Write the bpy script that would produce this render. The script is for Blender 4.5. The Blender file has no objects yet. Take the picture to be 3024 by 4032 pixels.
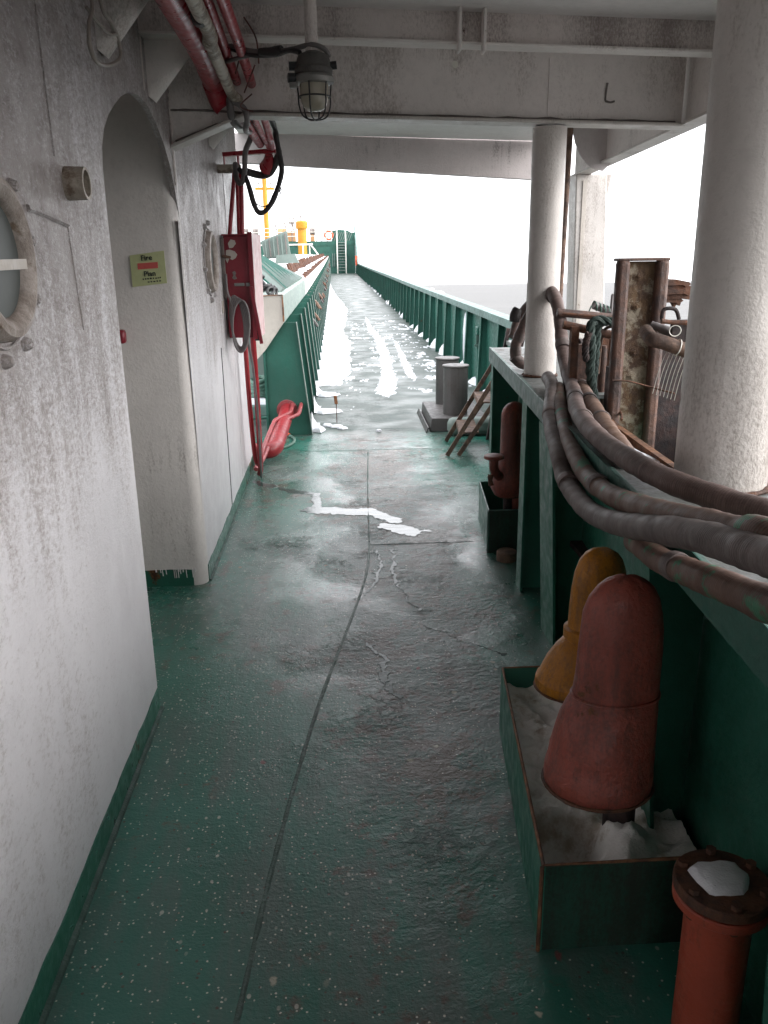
import bpy, bmesh, math, random
from mathutils import Vector, Matrix, noise as mnoise
random.seed(7)
D = bpy.data
SC = bpy.context.scene
C = SC.collection
R = math.radians

# ------------------------------------------------------------------ camera
cam = D.cameras.new('camera'); camo = D.objects.new('camera', cam); C.objects.link(camo)
cam.sensor_fit = 'VERTICAL'; cam.sensor_height = 36.0; cam.lens = 28.97
cam.clip_start = 0.02; cam.clip_end = 120000
rx = Vector((0.99819764, -0.05851078, -0.01333989))
ux = Vector((0.02999985, 0.29399175, 0.95533704))
fx = Vector((0.0519757, 0.95401538, -0.29521719))
m = Matrix((rx, ux, -fx)).transposed().to_4x4(); m.translation = (0, 0, 1.5)
camo.matrix_world = m
SC.camera = camo

# ------------------------------------------------------------------ sky, sun, exposure
TRIM = R(1.79)                                     # the ship floats trimmed by the stern: sea and sky lean against the deck
w = D.worlds.new('World'); SC.world = w; w.use_nodes = True
nt = w.node_tree; nt.nodes.clear()
tc = nt.nodes.new('ShaderNodeTexCoord'); mp = nt.nodes.new('ShaderNodeMapping'); mp.inputs['Rotation'].default_value = (TRIM + R(.4), 0, 0)
sky = nt.nodes.new('ShaderNodeTexSky'); sky.sky_type = 'NISHITA'; sky.sun_disc = False
sky.sun_elevation = R(27); sky.sun_rotation = R(108); sky.air_density = 1.0; sky.dust_density = 6.0; sky.ozone_density = 1.0
hs = nt.nodes.new('ShaderNodeHueSaturation'); hs.inputs['Saturation'].default_value = .22
ov = nt.nodes.new('ShaderNodeMix'); ov.data_type = 'RGBA'; ov.inputs[0].default_value = .62      # closed cloud deck over the clear sky
ov.inputs[7].default_value = (13.0, 13.15, 13.6, 1)
bg = nt.nodes.new('ShaderNodeBackground'); bg.inputs['Strength'].default_value = .10
wo = nt.nodes.new('ShaderNodeOutputWorld')
L = nt.links.new
L(tc.outputs['Generated'], mp.inputs['Vector']); L(mp.outputs[0], sky.inputs['Vector']); L(sky.outputs[0], hs.inputs['Color'])
L(hs.outputs[0], ov.inputs[6]); L(ov.outputs[2], bg.inputs['Color']); L(bg.outputs[0], wo.inputs['Surface'])
sun = D.lights.new('sun', 'SUN'); sun.energy = .5; sun.angle = R(60); sun.color = (1, .97, .94)
suno = D.objects.new('sun', sun); C.objects.link(suno)
SAZ, SEL = R(108), R(27)                            # veiled sun low to starboard, a little abaft the beam
suno.rotation_euler = Vector((math.sin(SAZ) * math.cos(SEL), math.cos(SAZ) * math.cos(SEL), math.sin(SEL))).to_track_quat('Z', 'Y').to_euler(); suno.location = (20, -6, 12)
SC.view_settings.view_transform = 'Standard'; SC.view_settings.look = 'None'
SC.view_settings.exposure = 1.9; SC.view_settings.gamma = 1; SC.view_settings.use_curve_mapping = False
SC.render.engine = 'CYCLES'
SC.cycles.max_bounces = 10; SC.cycles.diffuse_bounces = 6

# ------------------------------------------------------------------ materials
class NT:
    def __init__(s, name):
        s.m = D.materials.new(name); s.m.use_nodes = True; s.t = s.m.node_tree; s.t.nodes.clear()
        s.out = s.n('ShaderNodeOutputMaterial'); s.b = s.n('ShaderNodeBsdfPrincipled')
        s.l(s.b.outputs[0], s.out.inputs[0]); s.pos = s.n('ShaderNodeNewGeometry').outputs['Position']
    def n(s, k): return s.t.nodes.new(k)
    def l(s, a, b): s.t.links.new(a, b)
    def put(s, sock, v):
        if isinstance(v, bpy.types.NodeSocket): s.l(v, sock)
        elif isinstance(v, tuple) and len(v) == 3 and sock.type == 'RGBA': sock.default_value = (*v, 1)
        else: sock.default_value = v
    def scale(s, v, sc):
        x = s.n('ShaderNodeVectorMath'); x.operation = 'MULTIPLY'; s.put(x.inputs[0], v); x.inputs[1].default_value = sc; return x.outputs[0]
    def noise(s, sc, det=4, rough=.55, vec=None, dist=0):
        x = s.n('ShaderNodeTexNoise'); s.put(x.inputs['Vector'], vec or s.pos); x.inputs['Scale'].default_value = sc
        x.inputs['Detail'].default_value = det; x.inputs['Roughness'].default_value = rough; x.inputs['Distortion'].default_value = dist; return x.outputs['Fac']
    def vor(s, sc, vec=None, feat='F1', rnd=1):
        x = s.n('ShaderNodeTexVoronoi'); x.feature = feat; s.put(x.inputs['Vector'], vec or s.pos); x.inputs['Scale'].default_value = sc
        x.inputs['Randomness'].default_value = rnd; return x
    def math(s, op, a, b=0.0, c=0.0):
        x = s.n('ShaderNodeMath'); x.operation = op; s.put(x.inputs[0], a); s.put(x.inputs[1], b); s.put(x.inputs[2], c); return x.outputs[0]
    def step(s, v, a, b, lo=0.0, hi=1.0):
        x = s.n('ShaderNodeMapRange'); x.interpolation_type = 'SMOOTHSTEP'; s.put(x.inputs[0], v); s.put(x.inputs[1], a); s.put(x.inputs[2], b)
        s.put(x.inputs[3], lo); s.put(x.inputs[4], hi); return x.outputs[0]
    def mix(s, f, a, b):
        x = s.n('ShaderNodeMix'); x.data_type = 'RGBA'; s.put(x.inputs[0], f); s.put(x.inputs[6], a); s.put(x.inputs[7], b); return x.outputs[2]
    def xyz(s):
        x = s.n('ShaderNodeSeparateXYZ'); s.l(s.pos, x.inputs[0]); return x.outputs
    def bump(s, h, strength, dist=.01, prev=None):
        x = s.n('ShaderNodeBump'); x.inputs['Strength'].default_value = strength; x.inputs['Distance'].default_value = dist
        s.put(x.inputs['Height'], h)
        if prev: s.l(prev, x.inputs['Normal'])
        return x.outputs[0]
    def done(s, col, rough, nrm=None, **kw):
        s.put(s.b.inputs['Base Color'], col); s.put(s.b.inputs['Roughness'], rough)
        if nrm: s.l(nrm, s.b.inputs['Normal'])
        for k, v in kw.items(): s.put(s.b.inputs[k.replace('_', ' ')], v)
        return s.m

def sc3(c, k): return tuple(min(1, x * k) for x in c)

def paint(name, base, rough=.45, var=.12, grime=None, gcol=(.10, .085, .075), rust=0, bump=(140, .25), fine=0, metal=0, spec=.5, streak=10):
    """brush-painted ship's steel: uneven coat, vertical grime runs, rust bleeding through, orange-peel relief"""
    s = NT(name)
    col = s.mix(s.step(s.noise(2.3, 6), .3, .7), sc3(base, 1 - var), sc3(base, 1 + var))
    col = s.mix(s.step(s.noise(37, 5, .7), .45, .75, 0, .35), col, sc3(base, .72))
    if grime:
        run = s.noise(1, 5, .65, s.scale(s.pos, (streak * 4, streak * 4, streak * .28)))
        sp = s.noise(1, 3, .7, s.scale(s.pos, (150, 150, 75)))
        big = s.noise(1.7, 4, .6)
        f = s.math('ADD', s.math('MULTIPLY', run, .42), s.math('ADD', s.math('MULTIPLY', sp, .36), s.math('MULTIPLY', big, .5)))
        col = s.mix(s.step(f, .74 - grime * .2, .93 - grime * .2, 0, .8), col, gcol)
    rg = s.step(s.noise(23, 5), .3, .7, rough - .12, rough + .14)
    if rust:
        rn = s.math('ADD', s.noise(7, 9, .68), s.math('MULTIPLY', s.noise(1.6, 3), .5))
        rf = s.step(rn, .98 - rust * .4, 1.04 - rust * .4)
        rc = s.mix(s.step(s.noise(55, 6, .7), .35, .65), (.045, .018, .010), (.17, .065, .022))
        col = s.mix(rf, col, rc); rg = s.mix(rf, rg, (.85, .85, .85))
    h = s.noise(bump[0], 4, .6)
    buckle = s.bump(s.noise(2.6, 2), .22, .06)
    if fine: h = s.math('ADD', h, s.math('MULTIPLY', s.noise(bump[0] * .22, 3), fine))
    return s.done(col, rg, s.bump(h, bump[1], .006, buckle), Metallic=metal, Specular_IOR_Level=spec)

def rusty(name, a=(.05, .022, .014), b=(.16, .062, .028), c=None, cthr=.6, rough=.8, bump=.6):
    s = NT(name)
    col = s.mix(s.step(s.noise(16, 8, .7), .36, .64), a, b)
    st = s.noise(1, 4, .6, s.scale(s.pos, (60, 60, 5)))
    col = s.mix(s.step(st, .5, .72, 0, .6), col, sc3(a, .7))
    if c: col = s.mix(s.step(s.math('ADD', s.noise(12, 7, .7), s.math('MULTIPLY', s.noise(3, 2), .3)), cthr, cthr + .1, 0, .85), col, c)
    h = s.math('ADD', s.noise(90, 5, .7), s.math('MULTIPLY', s.noise(14, 5), 1.2))
    return s.done(col, s.step(s.noise(30, 4), .3, .7, rough - .15, min(1, rough + .1)), s.bump(h, bump, .006))

# house white: dirtier aloft, clean and bluish near the deck, fine dark speckle running down in streaks
def wall_white():
    s = NT('wall_white'); x, y, z = s.xyz()
    base = s.mix(s.step(s.noise(1.4, 4), .3, .7), (.525, .508, .525), (.60, .583, .603))
    sp = s.noise(1, 4, .75, s.scale(s.pos, (105, 46, 80)))
    sp2 = s.noise(1, 3, .7, s.scale(s.pos, (280, 120, 210)))
    run = s.noise(1, 6, .62, s.scale(s.pos, (20, 12, 1.6)))
    big = s.noise(1.5, 4, .6)
    hgt = s.step(s.math('ADD', z, s.math('MULTIPLY', s.math('SUBTRACT', run, .5), .8)), .45, 1.6, -.05, .155)
    left = s.step(y, 2.7, 1.2, -.02, .05)
    f = s.math('ADD', s.math('ADD', s.math('MULTIPLY', sp, .42), s.math('MULTIPLY', sp2, .24)), s.math('ADD', s.math('MULTIPLY', run, .20), s.math('MULTIPLY', big, .24)))
    f = s.math('ADD', f, s.math('ADD', s.math('ADD', hgt, left), .012))
    col = s.mix(s.step(f, .555, .755, 0, .74), base, (.20, .16, .14))
    col = s.mix(s.step(s.math('MULTIPLY', s.step(f, .62, .72), s.noise(18, 6, .7)), .45, .75, 0, .5), col, (.10, .075, .06))
    h = s.math('ADD', s.math('MULTIPLY', sp, 1.0), s.math('ADD', s.math('MULTIPLY', sp2, .6), s.math('MULTIPLY', s.noise(14, 3), 1.0)))
    amt = s.step(s.math('ADD', z, big), 1.0, 1.9, .3, 1.0)
    big_b = s.bump(s.noise(1, 2, .5, s.scale(s.pos, (2.2, 2.2, 1.1))), .35, .08)
    b = s.n('ShaderNodeBump'); s.l(big_b, b.inputs['Normal']); b.inputs['Distance'].default_value = .006; s.put(b.inputs['Strength'], amt); s.put(b.inputs['Height'], h)
    return s.done(col, s.step(s.noise(9, 5), .3, .7, .32, .55), b.outputs[0])

def deck_paint():
    s = NT('deck_paint'); x, y, z = s.xyz()
    green = s.mix(s.step(s.noise(1.9, 6, .6), .3, .72), (.014, .118, .084), (.028, .160, .122))
    grey = s.mix(s.step(s.noise(5, 8, .7), .35, .66), (.060, .105, .100), (.125, .135, .130))
    brown = (.105, .060, .045)
    # trodden middle of the walkway is worn to grey
    cx = s.math('ABSOLUTE', s.math('SUBTRACT', s.math('SUBTRACT', x, .30), s.math('MULTIPLY', y, .0)))
    wz = s.step(cx, .62, .05, -.10, .16)
    wz = s.math('ADD', wz, s.step(y, .8, 3.2, -.16, .03))
    wn = s.math('ADD', s.math('ADD', s.noise(2.2, 8, .68), s.math('MULTIPLY', s.noise(13, 7, .7), .35)), wz)
    worn = s.step(wn, .63, .84, 0, .72)
    col = s.mix(worn, green, grey)
    film = s.step(s.math('ADD', s.noise(1.15, 6, .62), s.math('MULTIPLY', s.noise(1, 6, .65, s.scale(s.pos, (11, 1.0, 1))), .8)), .78, 1.05, 0, .62)
    col = s.mix(film, col, s.mix(s.noise(21, 5, .7), (.070, .098, .090), (.118, .130, .122)))
    bn = s.math('ADD', s.noise(9, 9, .72), s.math('MULTIPLY', s.noise(1.3, 2), .45))
    col = s.mix(s.step(s.math('ADD', bn, s.math('MULTIPLY', wz, .4)), .745, .86, 0, .75), col, brown)
    # weathered open deck beyond the overhang
    edge = s.math('ADD', y, s.math('MULTIPLY', s.math('SUBTRACT', s.noise(1.8, 6), .5), .9))
    outd = s.step(edge, 6.9, 7.5)
    og = s.mix(s.step(s.noise(2.6, 9, .7), .35, .65), (.032, .058, .049), (.062, .079, .070))
    og = s.mix(s.step(s.noise(1, 8, .7, s.scale(s.pos, (7, 30, 1))), .52, .66, 0, .55), og, (.042, .040, .035))
    col = s.mix(outd, col, og)
    # paint drops
    left = s.step(x, .45, -.45)
    v = s.vor(44, s.mix(.06, s.pos, s.n('ShaderNodeTexNoise').outputs['Color']) if 0 else s.scale(s.pos, (1, .72, 1))); sz = s.math('MULTIPLY', s.n('ShaderNodeSeparateColor').outputs[0], 1.0)
    sc_ = s.n('ShaderNodeSeparateColor'); s.l(v.outputs['Color'], sc_.inputs[0])
    keep = s.step(s.math('SUBTRACT', sc_.outputs[0], s.math('MULTIPLY', left, .32)), .70, .60)
    d1 = s.math('MULTIPLY', s.step(s.math('DIVIDE', v.outputs['Distance'], s.math('ADD', s.math('POWER', sc_.outputs[1], 3.0), .22)), .24, .14), keep)
    v2 = s.vor(11, s.scale(s.pos, (1, .8, 1))); sd = s.n('ShaderNodeSeparateColor'); s.l(v2.outputs['Color'], sd.inputs[0])
    d2 = s.math('MULTIPLY', s.step(s.math('ADD', v2.outputs['Distance'], s.math('MULTIPLY', s.math('SUBTRACT', s.noise(60, 3), .5), .22)), .13, .06), s.step(sd.outputs[0], .34, .28))
    pal = s.mix(s.step(sd.outputs[1], .55, .6), (.45, .42, .33), s.mix(s.step(sd.outputs[2], .5, .55), (.33, .20, .12), (.22, .05, .05)))
    near = s.step(y, 7.2, 6.2)
    v3 = s.vor(88); se = s.n('ShaderNodeSeparateColor'); s.l(v3.outputs['Color'], se.inputs[0])
    clus = s.step(s.noise(2.4, 3), .40, .62)
    d3 = s.math('MULTIPLY', s.step(s.math('ADD', v3.outputs['Distance'], s.math('MULTIPLY', s.math('SUBTRACT', s.noise(150, 2), .5), .3)), .26, .16), s.step(s.math('SUBTRACT', se.outputs[0], s.math('MULTIPLY', s.math('ADD', left, clus), .16)), .10, .06))
    d4 = s.math('MULTIPLY', s.step(v3.outputs['Distance'], .40, .25), s.step(se.outputs[1], .07, .04))
    col = s.mix(s.math('MULTIPLY', d4, .8), col, (.075, .030, .020))
    col = s.mix(s.math('MULTIPLY', s.math('MULTIPLY', d3, near), .9), col, (.60, .58, .50))
    scr = s.step(s.noise(1, 2, .5, s.scale(s.pos, (5, 70, 1)), 2.0), .70, .73)
    col = s.mix(s.math('MULTIPLY', s.math('MULTIPLY', scr, s.step(s.noise(2.7, 2), .54, .62)), .35), col, (.38, .38, .34))
    col = s.mix(s.math('MULTIPLY', s.math('MULTIPLY', d2, near), .8), col, pal)
    d1 = s.math('MULTIPLY', d1, s.step(s.math('ADD', s.noise(1.5, 3), s.math('MULTIPLY', left, .10)), .46, .60))
    col = s.mix(s.math('MULTIPLY', s.math('MULTIPLY', d1, near), .8), col, (.50, .50, .43))
    # relief: orange peel, blistered and flaked coats, trodden slush
    flake = s.math('ADD', s.math('MULTIPLY', s.noise(26, 6, .7), 1.5), s.math('MULTIPLY', s.step(s.noise(17, 8, .72), .46, .54), s.step(s.noise(3.1, 3), .52, .66)))
    rip = s.noise(1, 5, .65, s.scale(s.pos, (34, 48, 1)))
    rough_zone = s.step(s.math('ADD', s.noise(1.6, 3), s.math('MULTIPLY', wz, 1.0)), .45, .72, .12, 1.0)
    h = s.math('ADD', s.math('MULTIPLY', s.noise(120, 3, .6), .22), s.math('MULTIPLY', s.math('MULTIPLY', s.math('ADD', flake, s.math('MULTIPLY', rip, 1.6)), rough_zone), 1.25))
    wet = s.step(s.math('ADD', s.noise(1.7, 6, .65), s.step(y, 1.2, 4.2, -.22, .10)), .40, .66)
    r = s.mix(wet, (.42, .42, .42), (.17, .17, .17))
    r = s.mix(outd, r, s.mix(s.step(s.noise(2.2, 6), .4, .6), (.55, .55, .55), (.34, .34, .34)))
    return s.done(col, r, s.bump(h, 1.0, .006), Specular_IOR_Level=.65)

def hose_rubber(name, a, b, stain=None):
    s = NT(name); uv = s.n('ShaderNodeUVMap').outputs[0]
    col = s.mix(s.step(s.noise(9, 7, .7), .3, .7), a, b)
    col = s.mix(s.step(s.noise(1, 3, .6, s.scale(uv, (3, 130, 1))), .5, .8, 0, .45), col, sc3(b, 1.6))
    if stain: col = s.mix(s.step(s.math('ADD', s.noise(14, 6, .7), s.math('MULTIPLY', s.noise(3.5, 2), .6)), .86, .93, 0, .8), col, stain)
    wv = s.n('ShaderNodeTexWave'); wv.bands_direction = 'Y'; s.l(uv, wv.inputs['Vector']); wv.inputs['Scale'].default_value = 52; wv.inputs['Distortion'].default_value = 1.2
    h = s.math('ADD', s.math('MULTIPLY', wv.outputs['Fac'], .16), s.math('ADD', s.noise(24, 4), s.math('MULTIPLY', s.noise(120, 3), .3)))
    return s.done(col, s.step(s.noise(20, 4), .3, .7, .52, .75), s.bump(h, .4, .004), Specular_IOR_Level=.35)

def snow_mat(name='snow_white', a=(.62, .635, .68), b=(.74, .75, .78), dirt=None):
    s = NT(name)
    col = s.mix(s.step(s.noise(6, 6), .3, .7), a, b)
    if dirt: col = s.mix(s.step(s.noise(9, 7, .7), .5, .68, 0, .8), col, dirt)
    return s.done(col, .7, s.bump(s.math('ADD', s.noise(28, 6, .65), s.math('MULTIPLY', s.noise(160, 2), .25)), .5, .01), Specular_IOR_Level=.3)

def plain(name, col, rough=.5, metal=0, bump=.15, **kw):
    s = NT(name)
    c = s.mix(s.step(s.noise(14, 6, .65), .3, .7), sc3(col, .78), sc3(col, 1.15))
    return s.done(c, s.step(s.noise(40, 3), .3, .7, max(.02, rough - .1), min(1, rough + .1)), s.bump(s.noise(110, 3), bump, .004), Metallic=metal, **kw)

M = {}
M['wall'] = wall_white()
M['panel'] = paint('panel_grey_white', (.63, .595, .575), .5, .07, grime=.18, gcol=(.2, .17, .15), bump=(70, .35), fine=.6)
M['over'] = paint('overhead_white', (.75, .70, .675), .5, .08, grime=.48, gcol=(.29, .235, .205), rust=.02, bump=(85, .6), fine=.5, streak=1.2)
M['ring'] = rusty('porthole_ring', (.22, .18, .155), (.38, .33, .30), c=(.15, .10, .065), cthr=.70, rough=.5, bump=.7)
M['over_dirty'] = paint('overhead_dirty', (.66, .60, .575), .55, .10, grime=.95, gcol=(.17, .13, .12), rust=.05, bump=(85, .8), fine=.7, streak=1.2)
M['ceil'] = paint('ceiling_grey', (.73, .70, .69), .55, .08, grime=.15, bump=(60, .3), rust=.03)
M['fascia'] = paint('fascia_grey', (.54, .49, .485), .6, .08, grime=.3, bump=(90, .3), rust=.03)
M['column'] = paint('column_white', (.57, .53, .50), .42, .06, grime=.55, gcol=(.25, .21, .18), bump=(120, .35), fine=.15, rust=.08, streak=2.5)
M['weld'] = paint('weld_dark', (.17, .145, .135), .6, .2, bump=(160, .9))
M['green'] = paint('bulwark_green', (.026, .145, .100), .42, .2, grime=.3, gcol=(.03, .05, .042), rust=.10, bump=(60, .3), fine=.8, streak=6)
M['green_far'] = paint('weathered_green', (.016, .095, .070), .5, .16, grime=.2, gcol=(.05, .085, .07), rust=.08, bump=(50, .3))
M['green_cap'] = paint('cap_green_worn', (.11, .18, .162), .5, .2, grime=.35, gcol=(.075, .10, .095), rust=.10, bump=(60, .3), streak=6)
M['green_top'] = paint('shelf_top_worn', (.15, .16, .155), .5, .25, grime=.6, gcol=(.08, .075, .07), rust=.22, bump=(60, .4))
M['tray_front'] = paint('tray_front_stain_shade', (.014, .060, .040), .45, .25, grime=1.0, gcol=(.022, .018, .015), rust=.14, bump=(60, .3), streak=6)  # stained front, its green also darkened to stand for shade on that face
M['green_dark'] = paint('hatch_green', (.010, .062, .048), .8, .15, grime=.2, gcol=(.03, .05, .04), rust=.04, bump=(50, .3), spec=.12)
M['base_green'] = paint('skirting_green', (.016, .105, .07), .38, .18, rust=.30, bump=(70, .3))
M['deck'] = deck_paint()
M['seam'] = paint('seam_grime', (.030, .070, .055), .6, .3, rust=.32, bump=(120, .7))
M['rustedge'] = rusty('rust_edge', (.09, .04, .022), (.24, .11, .05))
M['rust'] = rusty('rust_brown', (.055, .028, .020), (.15, .062, .032))
M['rustH'] = rusty('rust_post', (.048, .030, .027), (.125, .062, .042), rough=.6)
M['rustY'] = rusty('rust_web', (.085, .045, .028), (.20, .12, .060), c=(.40, .345, .26), cthr=.60, rough=.6, bump=.9)
M['rust_dark'] = rusty('rust_dark', (.020, .016, .017), (.055, .030, .026))
M['bollard'] = paint('bollard_grey', (.085, .078, .076), .5, .2, grime=.4, gcol=(.06, .045, .04), rust=.13, bump=(60, .4))
M['stair'] = rusty('stair_rust', (.07, .045, .036), (.19, .115, .080))
M['hydrant_red'] = paint('fire_red', (.27, .016, .022), .42, .16, rust=.06, bump=(60, .3))
M['cabinet_red'] = paint('cabinet_red', (.20, .010, .022), .40, .12, rust=.03, bump=(70, .2))
M['cabinet_side'] = paint('cabinet_side_worn', (.62, .43, .43), .5, .15, grime=.55, gcol=(.32, .06, .07), rust=.03, bump=(70, .3))
M['vent_red'] = paint('vent_red_oxide', (.27, .062, .042), .5, .26, grime=.85, gcol=(.11, .040, .032), rust=.16, bump=(80, .5), fine=1.2)
M['pipe_oxide'] = paint('pipe_oxide', (.34, .065, .036), .45, .2, grime=.4, gcol=(.09, .035, .025), rust=.08, bump=(80, .3))
M['vent_yellow'] = paint('vent_yellow', (.50, .195, .014), .5, .22, grime=.85, gcol=(.22, .10, .03), rust=.18, bump=(80, .5), fine=1.2)
M['pipe_red'] = paint('pipe_red', (.30, .055, .060), .42, .18, grime=.4, gcol=(.13, .06, .06), rust=.06, bump=(90, .4))
M['overpipe'] = paint('overhead_pipe_red', (.33, .016, .028), .36, .12, grime=.05, gcol=(.12, .05, .05), rust=.02, bump=(30, .08))
M['peel'] = rusty('peeling_pipe', (.17, .13, .10), (.30, .25, .20), c=(.55, .50, .43), cthr=.6, rough=.5)
M['stubpaint'] = rusty('stub_paint', (.30, .255, .21), (.42, .37, .31), c=(.14, .09, .06), cthr=.68, rough=.5)
M['cable_grey'] = plain('cable_grey', (.15, .135, .135), .5)
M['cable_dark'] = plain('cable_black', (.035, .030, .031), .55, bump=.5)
M['wire'] = paint('painted_wire', (.33, .29, .26), .5, .15, rust=.12, bump=(120, .5))
M['wire_rust'] = rusty('tie_wire', (.10, .05, .045), (.22, .09, .08))
M['black'] = plain('black_iron', (.018, .018, .020), .5)
M['grey_metal'] = plain('grey_alloy', (.22, .215, .205), .45, .3)
M['glass'] = None
M['hoseA'] = hose_rubber('hose_brown', (.085, .058, .052), (.165, .118, .108))
M['hoseB'] = hose_rubber('hose_grey', (.080, .062, .058), (.150, .120, .112), None)
M['hoseG'] = hose_rubber('hose_green_stained', (.080, .045, .034), (.150, .090, .068), (.03, .18, .10))
M['hoseR'] = hose_rubber('hose_rust_end', (.13, .075, .050), (.22, .145, .115))
M['snow'] = snow_mat()
M['snow_shade'] = snow_mat('snow_old', (.82, .80, .76), (.90, .885, .86), dirt=(.42, .34, .26))
M['coam'] = paint('coaming_pale_green', (.17, .215, .195), .5, .1, grime=.25, gcol=(.16, .17, .16), rust=.10, bump=(50, .3))
M['beige'] = paint('bracket_beige', (.50, .455, .41), .5, .1, grime=.3, gcol=(.25, .2, .15), rust=.11, bump=(50, .3))
M['yellow'] = paint('mast_yellow', (.52, .23, .012), .5, .1, grime=.1, rust=.03, bump=(20, .2))
M['winch'] = paint('winch_orange', (.40, .22, .10), .5, .15, grime=.2, rust=.05, bump=(20, .2))
M['rail_white'] = paint('rail_white', (.72, .70, .64), .5, .1, rust=.05, bump=(20, .2))
M['orange'] = plain('buoy_orange', (.75, .12, .05), .5)
M['rope'] = plain('rope_green', (.022, .040, .034), .8, bump=.8)
M['rope_far'] = plain('rope_pale_green', (.11, .19, .155), .8, bump=.8)
M['wood'] = rusty('block_brown', (.16, .06, .028), (.30, .13, .06))
M['text'] = plain('print_dark', (.03, .035, .03), .6)
M['sign'] = paint('sign_faded_yellow', (.47, .50, .27), .45, .10, grime=.25, gcol=(.36, .36, .27), bump=(40, .2), streak=3)
M['sign_red'] = plain('sign_red', (.55, .10, .09), .5)
M['drip'] = plain('paint_drip', (.62, .60, .60), .5)
s = NT('sea_water')
sp_ = s.scale(s.pos, (1, 1, 0))
hh = s.math('ADD', s.noise(.35, 6, .6, sp_), s.math('MULTIPLY', s.noise(.05, 4, .6, sp_), 2.5))
M['sea'] = s.done(s.mix(s.noise(.02, 5), (.095, .093, .09), (.13, .127, .123)), .5, s.bump(hh, .6, 1.0), IOR=1.33, Specular_IOR_Level=.20)
s = NT('lamp_glass'); M['glass'] = s.done(s.mix(s.noise(20, 4), (.42, .37, .28), (.58, .55, .46)), .18, None, Transmission_Weight=.3, Alpha=1.0)
s = NT('porthole_glass'); M['pglass'] = s.done(s.mix(s.noise(6, 5), (.045, .052, .050), (.085, .092, .086)), .45, s.bump(s.noise(8, 3), .08, .01), Specular_IOR_Level=.25)
s = NT('melt_water')
M['puddle'] = s.done((.05, .07, .065), s.step(s.noise(5, 5), .35, .65, .03, .16), s.bump(s.noise(5, 5, .65, s.scale(s.pos, (1, 4, 1))), .22, .02), IOR=2.0)
s = NT('wet_film')
M['wet'] = s.done((.040, .066, .060), s.step(s.noise(9, 5), .35, .65, .18, .36), s.bump(s.noise(60, 4), .25, .004), IOR=1.33)
M['ship_hazed'] = plain('hazed_hull', (.55, .55, .56), .8)  # distance haze put into the hull as a pale tone

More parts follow.
